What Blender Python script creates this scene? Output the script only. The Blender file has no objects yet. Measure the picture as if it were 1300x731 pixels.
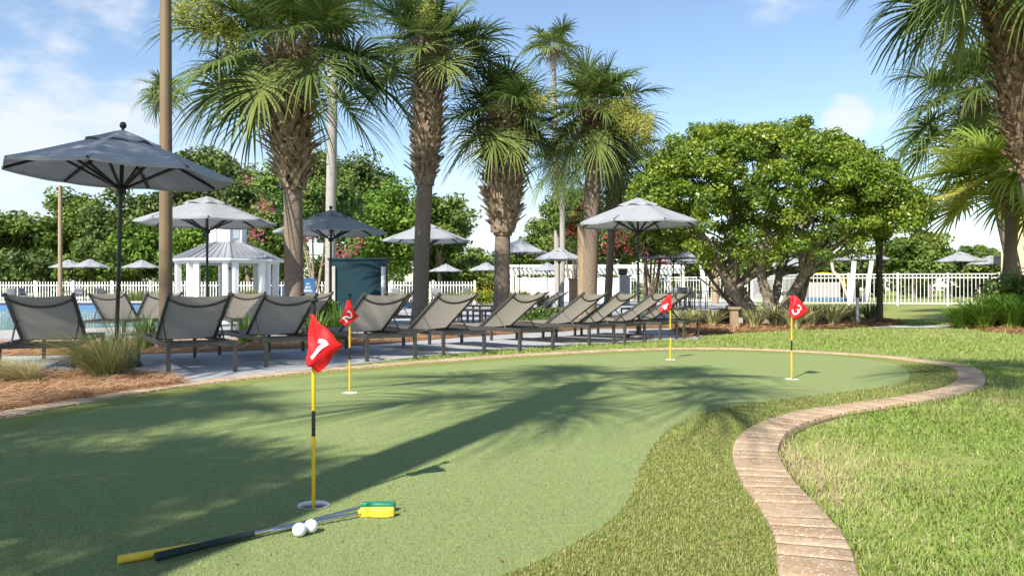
import bpy, bmesh, math, random
import numpy as np
from mathutils import Vector, Matrix
from math import radians as R, sin, cos, pi

sc = bpy.context.scene
COL = sc.collection
random.seed(7)

# ------------------------------------------------------------------ camera, sky, sun, exposure
CAM_H, FPX, HOR = 0.76, 1000.0, 368.0
cam_d = bpy.data.cameras.new('camera'); cam = bpy.data.objects.new('camera', cam_d); COL.objects.link(cam)
cam.location = (0, 0, CAM_H); cam.rotation_euler = (R(90), 0, 0)
cam_d.sensor_width = 36; cam_d.lens = FPX / 1300 * 36; cam_d.shift_y = 2.5 / 1300
cam_d.clip_start = 0.05; cam_d.clip_end = 4000
sc.camera = cam

SUN_EL, SUN_ROT = R(42), R(211)
w = bpy.data.worlds.new('World'); sc.world = w; w.use_nodes = True
SKY_STRENGTH = 0.118
def build_world():
    nt = w.node_tree; N = nt.nodes; L = nt.links; N.clear()
    out = N.new('ShaderNodeOutputWorld'); bg = N.new('ShaderNodeBackground'); bg.inputs[1].default_value = SKY_STRENGTH
    L.new(bg.outputs[0], out.inputs[0])
    sky = N.new('ShaderNodeTexSky'); sky.sky_type = 'NISHITA'; sky.sun_disc = False
    sky.sun_elevation = SUN_EL; sky.sun_rotation = SUN_ROT; sky.air_density = 1.0; sky.dust_density = 0.5; sky.ozone_density = 1.7
    tc = N.new('ShaderNodeTexCoord')
    def math_(op, a, b=None, clamp=False):
        m = N.new('ShaderNodeMath'); m.operation = op; m.use_clamp = clamp
        for i, v in enumerate((a, b)):
            if v is None: continue
            if isinstance(v, (int, float)): m.inputs[i].default_value = v
            else: L.new(v, m.inputs[i])
        return m.outputs[0]
    mp = N.new('ShaderNodeMapping'); mp.inputs['Scale'].default_value = (1.0, 1.0, 2.1); L.new(tc.outputs['Generated'], mp.inputs[0])
    nz = N.new('ShaderNodeTexNoise'); nz.inputs['Scale'].default_value = 6.5; nz.inputs['Detail'].default_value = 9; nz.inputs['Roughness'].default_value = 0.58
    L.new(mp.outputs[0], nz.inputs['Vector'])
    total = None
    # where clouds stand in the sky: (px, py, angular radius in degrees, weight)
    for px, py, rad, wt in ((20, 200, 13, .95), (235, 225, 8, .8), (130, 120, 8, .5), (-200, 170, 20, .6), (620, 275, 9, .75), (500, 260, 7, .5), (1078, 152, 2.6, 1.15), (1130, 150, 2.0, .8),
                            (1000, 20, 12, .25), (960, 10, 4, .45), (1600, 260, 14, .4), (700, 320, 7, .25)):
        d = Vector(((px - 650) / FPX, 1, (HOR - py) / FPX)).normalized()
        vm = N.new('ShaderNodeVectorMath'); vm.operation = 'DOT_PRODUCT'; L.new(tc.outputs['Generated'], vm.inputs[0]); vm.inputs[1].default_value = d
        mr = N.new('ShaderNodeMapRange'); mr.interpolation_type = 'SMOOTHSTEP'
        mr.inputs[1].default_value = cos(R(rad)); mr.inputs[2].default_value = 1.0; mr.inputs[3].default_value = 0; mr.inputs[4].default_value = wt
        L.new(vm.outputs['Value'], mr.inputs[0])
        total = mr.outputs[0] if total is None else math_('MAXIMUM', total, mr.outputs[0])
    s = math_('ADD', math_('MULTIPLY', nz.outputs[0], 1.5), math_('MULTIPLY', total, 0.62))
    mr = N.new('ShaderNodeMapRange'); mr.interpolation_type = 'SMOOTHSTEP'
    mr.inputs[1].default_value = 0.98; mr.inputs[2].default_value = 1.40; mr.inputs[3].default_value = 0; mr.inputs[4].default_value = 0.88
    L.new(s, mr.inputs[0])
    mx = N.new('ShaderNodeMix'); mx.data_type = 'RGBA'
    L.new(mr.outputs[0], mx.inputs[0]); L.new(sky.outputs[0], mx.inputs[6]); mx.inputs[7].default_value = (4.7, 4.9, 5.3, 1)
    L.new(mx.outputs[2], bg.inputs[0])
build_world()

sun_d = bpy.data.lights.new('sun', 'SUN'); sun = bpy.data.objects.new('sun', sun_d); COL.objects.link(sun)
sun_d.energy = 5.0; sun_d.angle = R(0.55); sun_d.color = (1.0, 0.93, 0.82)
SUNV = Vector((sin(SUN_ROT) * cos(SUN_EL), cos(SUN_ROT) * cos(SUN_EL), sin(SUN_EL)))
sun.rotation_euler = SUNV.to_track_quat('Z', 'Y').to_euler(); sun.location = (-10, -15, 20)

sc.view_settings.view_transform = 'Standard'; sc.view_settings.look = 'None'
sc.view_settings.exposure = 0.76; sc.view_settings.gamma = 1.0
sc.view_settings.use_curve_mapping = False
sc.render.engine = 'CYCLES'
sc.cycles.max_bounces = 6; sc.cycles.diffuse_bounces = 3; sc.cycles.glossy_bounces = 3
sc.cycles.transmission_bounces = 4; sc.cycles.transparent_max_bounces = 6
sc.cycles.use_denoising = True

# ------------------------------------------------------------------ photograph -> world
def G(px, py, z=0.0):                    # a pixel on the ground
    D = (CAM_H - z) * FPX / (py - HOR)
    return Vector(((px - 650) / FPX * D, D, z))
def P(px, py, D):                        # a pixel at a known depth
    return Vector(((px - 650) / FPX * D, D, CAM_H - (py - HOR) / FPX * D))
def X(px, D): return (px - 650) / FPX * D
def Z(py, D): return CAM_H - (py - HOR) / FPX * D

# ------------------------------------------------------------------ materials
def _nodes(name):
    m = bpy.data.materials.new(name); m.use_nodes = True
    return m, m.node_tree.nodes, m.node_tree.links, m.node_tree.nodes['Principled BSDF']
def mat(name, c1, c2=None, scale=8.0, rough=0.6, bump=0.0, bscale=None, metal=0.0, spec=0.4, detail=6, stretch=None, extra=None):
    m, N, L, b = _nodes(name)
    b.inputs['Roughness'].default_value = rough; b.inputs['Metallic'].default_value = metal
    b.inputs['Specular IOR Level'].default_value = spec
    tc = N.new('ShaderNodeTexCoord'); src = tc.outputs['Object']
    if stretch:
        mp = N.new('ShaderNodeMapping'); mp.inputs['Scale'].default_value = stretch; L.new(src, mp.inputs[0]); src = mp.outputs[0]
    if c2 is None: c2 = tuple(v * 0.8 for v in c1)
    nz = N.new('ShaderNodeTexNoise'); nz.inputs['Scale'].default_value = scale; nz.inputs['Detail'].default_value = detail; nz.inputs['Roughness'].default_value = 0.6
    L.new(src, nz.inputs['Vector'])
    cr = N.new('ShaderNodeValToRGB'); cr.color_ramp.elements[0].position = .33; cr.color_ramp.elements[1].position = .67
    cr.color_ramp.elements[0].color = (*c2, 1); cr.color_ramp.elements[1].color = (*c1, 1)
    L.new(nz.outputs[0], cr.inputs[0]); col = cr.outputs[0]
    if extra:                                          # (colour, scale, low, high, amount): a second, larger or finer mottling
        c3, s3, lo, hi, amt = extra
        n3 = N.new('ShaderNodeTexNoise'); n3.inputs['Scale'].default_value = s3; n3.inputs['Detail'].default_value = 4; L.new(src, n3.inputs['Vector'])
        mr = N.new('ShaderNodeMapRange'); mr.inputs[1].default_value = lo; mr.inputs[2].default_value = hi; mr.inputs[4].default_value = amt; L.new(n3.outputs[0], mr.inputs[0])
        mx = N.new('ShaderNodeMix'); mx.data_type = 'RGBA'; L.new(mr.outputs[0], mx.inputs[0]); L.new(col, mx.inputs[6]); mx.inputs[7].default_value = (*c3, 1)
        col = mx.outputs[2]
    L.new(col, b.inputs['Base Color'])
    if bump:
        nb = N.new('ShaderNodeTexNoise'); nb.inputs['Scale'].default_value = bscale or scale; nb.inputs['Detail'].default_value = 5; L.new(src, nb.inputs['Vector'])
        bp = N.new('ShaderNodeBump'); bp.inputs['Strength'].default_value = bump; bp.inputs['Distance'].default_value = 0.01
        L.new(nb.outputs[0], bp.inputs['Height']); L.new(bp.outputs[0], b.inputs['Normal'])
    return m
def mat_leaf(name, cols, rough=0.5, trans=0.3, spec=0.35):
    m, N, L, b = _nodes(name)
    at = N.new('ShaderNodeAttribute'); at.attribute_name = 'tint'
    cr = N.new('ShaderNodeValToRGB'); e = cr.color_ramp.elements
    while len(e) < len(cols): e.new(0.5)
    for i, c in enumerate(cols):
        e[i].position = i / (len(cols) - 1); e[i].color = (*c, 1)
    L.new(at.outputs['Fac'], cr.inputs[0]); L.new(cr.outputs[0], b.inputs['Base Color'])
    b.inputs['Roughness'].default_value = rough; b.inputs['Specular IOR Level'].default_value = spec
    if trans:
        t = N.new('ShaderNodeBsdfTranslucent'); L.new(cr.outputs[0], t.inputs[0])
        mx = N.new('ShaderNodeMixShader'); mx.inputs[0].default_value = trans
        L.new(b.outputs[0], mx.inputs[1]); L.new(t.outputs[0], mx.inputs[2])
        L.new(mx.outputs[0], N['Material Output'].inputs[0])
    return m

M = {}
M['green'] = mat('putting_turf', (.285, .340, .145), (.20, .25, .092), 150, .9, .6, 300, spec=.08, extra=((.24, .31, .125), 1.6, .42, .68, .5))
M['fringe'] = mat('fringe_turf', (.28, .305, .09), (.165, .195, .055), 150, .9, .7, 260, spec=.1, extra=((.22, .20, .09), 3.0, .5, .75, .45))
M['lawn'] = mat('lawn_soil', (.27, .31, .095), (.18, .215, .06), 34, .95, .4, 90, spec=.1, extra=((.36, .29, .15), .9, .52, .72, .7))
M['deck'] = mat('deck_concrete', (.40, .41, .42), (.32, .33, .345), 5, .8, .15, 90, spec=.25, extra=((.27, .27, .28), 70, .5, .7, .35))
M['mulch'] = mat('straw_ground', (.34, .19, .10), (.17, .09, .045), 40, .95, .8, 60, spec=.1)
M['walk'] = mat('walk_concrete', (.46, .46, .44), (.38, .38, .37), 6, .85, .1)
M['dirt'] = mat('edge_dirt', (.20, .14, .09), (.12, .08, .05), 30, .95, .5, spec=.1)
M['cup'] = mat('cup_liner', (.24, .24, .23), (.18, .18, .175), 30, .7)
M['alu'] = mat('bronze_powder_coat', (.065, .060, .056), (.05, .046, .043), 20, .42, spec=.5)
M['sling'] = mat('sling_fabric', (.50, .45, .375), (.41, .37, .305), 60, .7, .25, 300, spec=.2, stretch=(.25, 4, 4))
def translucent(m, amount):
    N, L = m.node_tree.nodes, m.node_tree.links; b = N['Principled BSDF']; t = N.new('ShaderNodeBsdfTranslucent'); L.new(b.inputs['Base Color'].links[0].from_socket, t.inputs[0])
    mx = N.new('ShaderNodeMixShader'); mx.inputs[0].default_value = amount; L.new(b.outputs[0], mx.inputs[1]); L.new(t.outputs[0], mx.inputs[2]); L.new(mx.outputs[0], N['Material Output'].inputs[0])
translucent(M['sling'], .52)
M['black'] = mat('black_metal', (.022, .022, .024), (.016, .016, .017), 30, .4)
M['canvas'] = mat('umbrella_canvas', (.37, .39, .415), (.325, .345, .37), 7, .8, .2, 160, spec=.15)
translucent(M['canvas'], .2)
M['paint'] = mat('white_paint', (.80, .80, .79), (.72, .72, .71), 6, .5)
M['vinyl'] = mat('white_vinyl', (.78, .78, .77), (.70, .70, .69), 3, .45)
M['roofm'] = mat('seam_roof', (.31, .325, .34), (.26, .27, .29), 5, .4, metal=.3)
M['pole'] = mat('tan_pole_paint', (.205, .145, .08), (.155, .108, .058), 9, .5, stretch=(1, 1, .15))
M['teal'] = mat('teal_wall', (.0035, .031, .046), (.0025, .024, .036), 6, .6, spec=.25)
M['navy'] = mat('blue_sign', (.02, .10, .23), (.016, .085, .2), 10, .5)
M['white'] = mat('white_print', (.85, .85, .85), (.8, .8, .8), 20, .6)
M['red'] = mat('red_nylon', (.86, .018, .024), (.74, .013, .018), 40, .55, .1, 400, spec=.3)
M['yellow'] = mat('yellow_pole', (.80, .50, .02), (.72, .43, .015), 20, .35, spec=.5)
M['yrub'] = mat('yellow_rubber', (.82, .56, .055), (.76, .50, .04), 30, .5)
M['grub'] = mat('green_rubber', (.012, .21, .12), (.01, .17, .10), 30, .5)
M['bgrip'] = mat('dark_grip', (.012, .030, .028), (.008, .02, .02), 60, .6, .4, 200)
M['steel'] = mat('chrome_shaft', (.62, .63, .65), (.55, .56, .58), 20, .16, metal=1.0)
M['ball'] = mat('ball_white', (.86, .87, .88), (.82, .83, .84), 20, .28, spec=.5)
M['trunk'] = mat('palm_trunk', (.29, .235, .185), (.15, .115, .09), 9, .9, .9, 26, spec=.12, stretch=(2.2, 2.2, 9))
M['trunkw'] = mat('pale_palm_trunk', (.40, .375, .34), (.27, .245, .215), 6, .9, .5, 18, spec=.12, stretch=(1.5, 1.5, 6))
M['boot'] = mat('leaf_base', (.38, .30, .215), (.15, .105, .068), 11, .9, .4, 40, spec=.12)
M['husk'] = mat_leaf('dry_husk', [(.13, .075, .04), (.33, .23, .14), (.48, .38, .26)], .9, .1, .1)
M['palm'] = mat_leaf('palm_leaf', [(0.042, 0.074, 0.022), (0.09, 0.142, 0.035), (0.195, 0.245, 0.066), (0.4, 0.39, 0.14)], .6, .34, .15)
M['palmy'] = mat_leaf('fan_palm_leaf', [(0.07, 0.13, 0.022), (0.18, 0.28, 0.035), (0.32, 0.4, 0.06), (0.48, 0.46, 0.1)], .48, .35, .35)
M['bloom'] = mat_leaf('palm_bloom', [(0.28, 0.32, 0.06), (0.42, 0.44, 0.1), (0.52, 0.5, 0.17)], .8, .3, .1)
M['bark'] = mat('grey_bark', (.36, .30, .24), (.13, .105, .08), 8, .95, .8, 22, spec=.1)
M['barkt'] = mat('tan_bark', (.36, .26, .18), (.22, .16, .11), 8, .9, .4, 20, spec=.1)
M['leaf_dark'] = mat_leaf('leaf_dark', [(0.06, 0.098, 0.024), (0.12, 0.172, 0.042), (0.2, 0.255, 0.07)], .55, .25, .3)
M['leaf_mid'] = mat_leaf('leaf_mid', [(0.075, 0.13, 0.026), (0.155, 0.23, 0.042), (0.26, 0.325, 0.072)], .55, .3, .3)
M['leaf_lime'] = mat_leaf('leaf_lime', [(0.072, 0.150, 0.021), (0.163, 0.280, 0.034), (0.273, 0.390, 0.058)], .55, .35, .3)
M['leaf_ligu'] = mat_leaf('leaf_glossy', [(0.055, 0.1, 0.014), (0.125, 0.205, 0.02), (0.225, 0.31, 0.03), (0.34, 0.37, 0.05)], .38, .28, .5)
M['flower'] = mat_leaf('pink_flower', [(0.48, 0.04, 0.09), (0.62, 0.1, 0.18), (0.7, 0.24, 0.32)], .7, .3, .2)
M['flowerr'] = mat_leaf('red_flower', [(0.32, 0.03, 0.05), (0.45, 0.06, 0.08), (0.55, 0.16, 0.17)], .7, .3, .2)
M['flowery'] = mat_leaf('yellow_flower', [(.55, .36, .02), (.70, .50, .04), (.2, .28, .04)], .7, .3, .2)
M['grass'] = mat_leaf('grass_blade', [(0.085, 0.16, 0.025), (0.185, 0.295, 0.05), (0.3, 0.395, 0.09), (0.54, 0.45, 0.25)], .6, .35, .25)
M['turfb'] = mat_leaf('turf_fibre', [(0.1, 0.14, 0.032), (0.205, 0.25, 0.06), (0.33, 0.36, 0.11), (0.5, 0.42, 0.23)], .6, .25, .2)
M['nap'] = mat_leaf('nap_fibre', [(0.17, 0.215, 0.08), (0.28, 0.338, 0.142), (0.4, 0.445, 0.22)], .8, .2, .1)
M['fount'] = mat_leaf('fountain_grass', [(0.1, 0.15, 0.05), (0.24, 0.28, 0.085), (0.47, 0.43, 0.19), (0.64, 0.55, 0.31)], .6, .3, .25)
M['lirio'] = mat_leaf('strap_leaf', [(0.05, 0.12, 0.016), (0.12, 0.24, 0.028), (0.25, 0.4, 0.055)], .4, .25, .5)
M['flax'] = mat_leaf('variegated_leaf', [(0.08, 0.12, 0.04), (0.27, 0.31, 0.12), (0.6, 0.57, 0.32)], .5, .25, .35)
M['straw'] = mat_leaf('pine_straw', [(0.19, 0.09, 0.042), (0.4, 0.225, 0.115), (0.62, 0.44, 0.26)], .8, .1, .15)
M['darkpost'] = mat('dark_post', (.085, .065, .05), (.04, .032, .025), 10, .95, .8, 24, stretch=(2, 2, 5))
M['wood'] = mat('tan_wood', (.36, .27, .175), (.27, .20, .125), 7, .7, stretch=(3, 3, .4))
M['sail'] = mat('blue_sail', (.035, .095, .20), (.03, .08, .17), 5, .8)
M['cream'] = mat('cream_stucco', (.62, .50, .31), (.56, .45, .28), 8, .9, .2, 60)
M['greyw'] = mat('grey_stucco', (.42, .40, .37), (.36, .34, .32), 8, .9)
M['glass'] = mat('dark_glass', (.02, .025, .03), (.015, .018, .02), 4, .08, spec=.6)
M['greyfurn'] = mat('grey_furniture', (.22, .23, .24), (.17, .18, .19), 12, .6)
M['tile'] = mat('pool_tile', (.10, .22, .42), (.06, .15, .32), 22, .2, detail=2)
M['coping'] = mat('pool_coping', (.58, .52, .46), (.50, .45, .40), 12, .75)
def mat_paver():
    m, N, L, b = _nodes('shell_aggregate')
    tc = N.new('ShaderNodeTexCoord'); at = N.new('ShaderNodeAttribute'); at.attribute_name = 'tint'
    nz = N.new('ShaderNodeTexNoise'); nz.inputs['Scale'].default_value = 22; nz.inputs['Detail'].default_value = 8; L.new(tc.outputs['Object'], nz.inputs[0])
    ad = N.new('ShaderNodeMath'); ad.operation = 'MULTIPLY_ADD'; L.new(at.outputs['Fac'], ad.inputs[0]); ad.inputs[1].default_value = .35; L.new(nz.outputs[0], ad.inputs[2])
    cr = N.new('ShaderNodeValToRGB'); cr.color_ramp.elements[0].position = .4; cr.color_ramp.elements[1].position = .95
    cr.color_ramp.elements[0].color = (.315, .215, .13, 1); cr.color_ramp.elements[1].color = (.455, .345, .225, 1); L.new(ad.outputs[0], cr.inputs[0])
    v = N.new('ShaderNodeTexVoronoi'); v.inputs['Scale'].default_value = 130; L.new(tc.outputs['Object'], v.inputs['Vector'])
    sp = N.new('ShaderNodeSeparateColor'); L.new(v.outputs['Color'], sp.inputs[0])
    g = N.new('ShaderNodeMath'); g.operation = 'GREATER_THAN'; g.inputs[1].default_value = .80; L.new(sp.outputs[0], g.inputs[0])
    g2 = N.new('ShaderNodeMath'); g2.operation = 'LESS_THAN'; g2.inputs[1].default_value = .48; L.new(v.outputs['Distance'], g2.inputs[0])
    g3 = N.new('ShaderNodeMath'); g3.operation = 'MULTIPLY'; L.new(g.outputs[0], g3.inputs[0]); L.new(g2.outputs[0], g3.inputs[1])
    g4 = N.new('ShaderNodeMath'); g4.operation = 'MULTIPLY'; L.new(g3.outputs[0], g4.inputs[0]); g4.inputs[1].default_value = .75
    mx = N.new('ShaderNodeMix'); mx.data_type = 'RGBA'; L.new(g4.outputs[0], mx.inputs[0]); L.new(cr.outputs[0], mx.inputs[6]); mx.inputs[7].default_value = (.66, .56, .45, 1)
    L.new(mx.outputs[2], b.inputs['Base Color']); b.inputs['Roughness'].default_value = .85; b.inputs['Specular IOR Level'].default_value = .2
    bp = N.new('ShaderNodeBump'); bp.inputs['Strength'].default_value = .6; bp.inputs['Distance'].default_value = .004; L.new(v.outputs['Distance'], bp.inputs['Height']); L.new(bp.outputs[0], b.inputs['Normal'])
    return m
M['paver'] = mat_paver()
def mat_water():
    m, N, L, b = _nodes('pool_water')
    b.inputs['Base Color'].default_value = (.10, .36, .42, 1); b.inputs['Roughness'].default_value = .06; b.inputs['IOR'].default_value = 1.33
    tc = N.new('ShaderNodeTexCoord'); nz = N.new('ShaderNodeTexNoise'); nz.inputs['Scale'].default_value = 2.2; nz.inputs['Detail'].default_value = 3; L.new(tc.outputs['Object'], nz.inputs[0])
    bp = N.new('ShaderNodeBump'); bp.inputs['Strength'].default_value = .25; bp.inputs['Distance'].default_value = .05; L.new(nz.outputs[0], bp.inputs['Height']); L.new(bp.outputs[0], b.inputs['Normal'])
    return m
M['water'] = mat_water()

# ------------------------------------------------------------------ mesh helpers
def tag(o, label=None, cat=None, group=None, kind=None):
    if label: o['label'] = label
    if cat: o['category'] = cat
    if group: o['group'] = group
    if kind: o['kind'] = kind
    return o
def empty(name, loc, rz=0.0, label=None, cat=None, group=None):
    o = bpy.data.objects.new(name, None); COL.objects.link(o); o.location = loc; o.rotation_euler = (0, 0, rz)
    o.empty_display_size = .2
    return tag(o, label, cat, group)
def copy_tree(o, parent=None):
    c = o.copy(); COL.objects.link(c); c.parent = parent
    for ch in list(o.children): copy_tree(ch, c)
    return c
def link(name, me, material, parent=None):
    o = bpy.data.objects.new(name, me); COL.objects.link(o)
    if material is not None: me.materials.append(material)
    if parent is not None: o.parent = parent
    return o
def np_mesh(name, V, F, tint=None, smooth=False):
    V = np.asarray(V, dtype=np.float32).reshape(-1, 3); F = np.asarray(F, dtype=np.int32)
    k = F.shape[1]
    me = bpy.data.meshes.new(name)
    me.vertices.add(len(V)); me.vertices.foreach_set('co', V.ravel())
    me.loops.add(F.size); me.loops.foreach_set('vertex_index', F.ravel())
    me.polygons.add(len(F)); me.polygons.foreach_set('loop_start', np.arange(0, F.size, k, dtype=np.int32))
    me.polygons.foreach_set('loop_total', np.full(len(F), k, dtype=np.int32))
    if smooth: me.polygons.foreach_set('use_smooth', np.ones(len(F), dtype=bool))
    if tint is not None:
        a = me.attributes.new('tint', 'FLOAT', 'FACE'); a.data.foreach_set('value', np.clip(np.asarray(tint, dtype=np.float32), 0, 1))
    me.update(calc_edges=True)
    return me

class MB:                                # collects shapes into one mesh
    def __init__(s): s.v = []; s.f = []; s.sm = []
    def add(s, vs, fs, smooth=False):
        b = len(s.v); s.v += [tuple(p) for p in vs]
        for f in fs: s.f.append(tuple(b + i for i in f)); s.sm.append(smooth)
        return s
    def box(s, c, d, rz=0.0, m=None):
        c = Vector(c); x, y, z = (v / 2 for v in d); rot = Matrix.Rotation(rz, 3, 'Z') if m is None else m
        vs = [c + rot @ Vector((sx * x, sy * y, sz * z)) for sz in (-1, 1) for sy in (-1, 1) for sx in (-1, 1)]
        return s.add(vs, [(0, 2, 3, 1), (4, 5, 7, 6), (0, 1, 5, 4), (2, 6, 7, 3), (0, 4, 6, 2), (1, 3, 7, 5)])
    def tube(s, path, rad, n=8, cap=True, square=False):
        path = [Vector(p) for p in path]
        if not isinstance(rad, (list, tuple)): rad = [rad] * len(path)
        if square: n = 4
        up = None; rings = []
        for i, p in enumerate(path):
            t = (path[min(i + 1, len(path) - 1)] - path[max(i - 1, 0)]).normalized()
            if up is None:
                a = Vector((0, 0, 1)) if abs(t.z) < .9 else Vector((1, 0, 0))
                up = (a - t * a.dot(t)).normalized()
            else: up = (up - t * up.dot(t)).normalized()
            sd = t.cross(up)
            off = pi / 4 if square else 0
            k = rad[i] * (1.41421 if square else 1)
            rings.append([p + (up * cos(off + 2 * pi * j / n) + sd * sin(off + 2 * pi * j / n)) * k for j in range(n)])
        vs = [q for r in rings for q in r]; fs = []
        for i in range(len(path) - 1):
            for j in range(n):
                j2 = (j + 1) % n
                fs.append((i * n + j, i * n + j2, (i + 1) * n + j2, (i + 1) * n + j))
        s.add(vs, fs, not square)
        if cap:
            s.add(rings[0], [tuple(range(n - 1, -1, -1))]); s.add(rings[-1], [tuple(range(n))])
        return s
    def lathe(s, prof, n=20, c=(0, 0, 0)):
        vs = []; fs = []
        for r, z in prof:
            for j in range(n): vs.append((c[0] + r * cos(2 * pi * j / n), c[1] + r * sin(2 * pi * j / n), c[2] + z))
        for i in range(len(prof) - 1):
            for j in range(n):
                j2 = (j + 1) % n; fs.append((i * n + j, i * n + j2, (i + 1) * n + j2, (i + 1) * n + j))
        return s.add(vs, fs, True)
    def grid(s, fn, nu, nv, smooth=True):
        vs = [fn(i / nu, j / nv) for j in range(nv + 1) for i in range(nu + 1)]
        fs = [(j * (nu + 1) + i, j * (nu + 1) + i + 1, (j + 1) * (nu + 1) + i + 1, (j + 1) * (nu + 1) + i) for j in range(nv) for i in range(nu)]
        return s.add(vs, fs, smooth)
    def prism(s, poly, z0, z1):
        n = len(poly)
        vs = [(p[0], p[1], z0) for p in poly] + [(p[0], p[1], z1) for p in poly]
        return s.add(vs, [tuple(range(n - 1, -1, -1)), tuple(range(n, 2 * n))] + [(i, (i + 1) % n, n + (i + 1) % n, n + i) for i in range(n)])
    def mesh(s, name):
        me = bpy.data.meshes.new(name); me.from_pydata(s.v, [], s.f); me.polygons.foreach_set('use_smooth', s.sm); me.update(); return me
    def build(s, name, material, parent=None, bevel=0.0, thick=0.0, weld=False):
        me = s.mesh(name)
        if bevel or weld:
            bm = bmesh.new(); bm.from_mesh(me); bmesh.ops.remove_doubles(bm, verts=bm.verts, dist=1e-5)
            if bevel: bmesh.ops.bevel(bm, geom=list(bm.edges), offset=bevel, segments=2, affect='EDGES', profile=.6)
            bm.to_mesh(me); bm.free()
        o = link(name, me, material, parent)
        if thick:
            md = o.modifiers.new('thickness', 'SOLIDIFY'); md.thickness = thick; md.offset = 0
        return o

def smooth_loop(pts, per=8):
    pts = [Vector((p[0], p[1], 0)) for p in pts]; n = len(pts); out = []
    for i in range(n):
        p0, p1, p2, p3 = pts[i - 1], pts[i], pts[(i + 1) % n], pts[(i + 2) % n]
        for k in range(per):
            t = k / per
            out.append(0.5 * ((2 * p1) + (-p0 + p2) * t + (2 * p0 - 5 * p1 + 4 * p2 - p3) * t * t + (-p0 + 3 * p1 - 3 * p2 + p3) * t ** 3))
    return out
def fill(name, loops, z, material, parent=None):
    bm = bmesh.new()
    for lp in loops:
        vs = [bm.verts.new((p[0], p[1], z)) for p in lp]
        for i in range(len(vs)): bm.edges.new((vs[i], vs[(i + 1) % len(vs)]))
    bmesh.ops.triangle_fill(bm, edges=bm.edges[:], use_beauty=True, use_dissolve=False)
    for f in bm.faces:
        if f.normal.z < 0: f.normal_flip()
    me = bpy.data.meshes.new(name); bm.to_mesh(me); bm.free()
    return link(name, me, material, parent)
def inside(poly, x, y):
    px = np.array([p[0] for p in poly]); py = np.array([p[1] for p in poly]); r = np.zeros(len(x), bool)
    j = len(px) - 1
    for i in range(len(px)):
        c = ((py[i] > y) != (py[j] > y))
        xi = (px[j] - px[i]) * (y - py[i]) / (py[j] - py[i] + 1e-12) + px[i]
        r ^= c & (x < xi); j = i
    return r
def strips(Pn, side, wid):               # Pn (N,S,3) spines, side (N,3) or (N,S,3), wid (N,S) -> verts, quads
    N_, S, _ = Pn.shape
    if side.ndim == 2: side = np.repeat(side[:, None, :], S, 1)
    a = Pn - side * wid[..., None] * .5; b = Pn + side * wid[..., None] * .5
    V = np.stack([a, b], 2).reshape(-1, 3)
    base = (np.arange(N_) * S * 2)[:, None] + (np.arange(S - 1) * 2)[None, :]
    F = np.stack([base, base + 1, base + 3, base + 2], -1).reshape(-1, 4)
    return V, F
def unit(a): return a / (np.linalg.norm(a, axis=-1, keepdims=True) + 1e-9)

# ------------------------------------------------------------------ the ground: lawn, green, fringe, edging, deck, pool
GREEN = smooth_loop([(-3.7, 3.3)] + [G(*p) for p in ((0, 551), (70, 531), (200, 506), (380, 479.5), (560, 464), (700, 454), (830, 447.3), (920, 447), (1040, 451), (1120, 459), (1150, 469), (1153, 481), (1120, 491), (1060, 499), (980, 508.5), (900, 521.5), (850, 545), (820, 580), (800, 630), (770, 665), (700, 705), (640, 731))] + [(-.5, 1.55), (-1.8, 1.0), (-3.6, 1.2), (-4.4, 2.2)])
OUTER = smooth_loop([(-3.75, 4.05)] + [G(*p) for p in ((0, 531), (60, 520.5), (150, 505), (240, 490.5), (380, 474.5), (560, 459.5), (700, 450), (830, 444), (920, 443.3), (1000, 446), (1100, 452), (1160, 458.5), (1205, 466), (1216, 477), (1205, 490), (1150, 503), (1080, 513), (1010, 524), (960, 540), (935, 560), (930, 580), (940, 610), (970, 655), (985, 690), (988, 731))] + [(.64, 1.7), (.3, .8), (-1, .2), (-3.8, .4), (-5.2, 1.8), (-4.8, 3.2)])
def resample(loop, step):
    L = [loop[i] for i in range(len(loop))] + [loop[0]]; d = [0]
    for i in range(len(L) - 1): d.append(d[-1] + (L[i + 1] - L[i]).length)
    n = int(d[-1] / step); out = []; k = 0
    for i in range(n):
        t = d[-1] * i / n
        while d[k + 1] < t: k += 1
        out.append(L[k].lerp(L[k + 1], (t - d[k]) / max(1e-9, d[k + 1] - d[k])))
    return out
OUTER = resample(OUTER, .06)
def offset(loop, dist):
    n = len(loop); out = []
    for i in range(n):
        t = (loop[(i + 2) % n] - loop[i - 2]).normalized(); out.append(loop[i] + Vector((-t.y, t.x, 0)) * dist)
    return out
area = sum(OUTER[i - 1].x * OUTER[i].y - OUTER[i].x * OUTER[i - 1].y for i in range(len(OUTER)))
SGN = -1 if area > 0 else 1
CURB = offset(OUTER, .205 * SGN); SOIL = offset(OUTER, .235 * SGN)

CUPS = [G(398, 641.5), G(444, 499), G(1005, 481.5), G(851, 456.5)]
CUP_R = .054
def circle(c, r, n=28): return [Vector((c.x + r * cos(2 * pi * i / n), c.y + r * sin(2 * pi * i / n), 0)) for i in range(n)]
big = [Vector((1500 * cos(2 * pi * i / 48), 1500 * sin(2 * pi * i / 48), 0)) for i in range(48)]
tag(fill('lawn', [big, offset(OUTER, .10 * SGN)], -.014, M['lawn']), kind='structure')
tag(fill('putting_green', [GREEN] + [circle(c, CUP_R) for c in CUPS], .003, M['green']), kind='structure')
tag(fill('fringe_turf', [OUTER, GREEN], .0, M['fringe']), kind='structure')
tag(fill('bare_soil_edge', [CURB, SOIL], -.008, M['dirt']), kind='structure')

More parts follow.
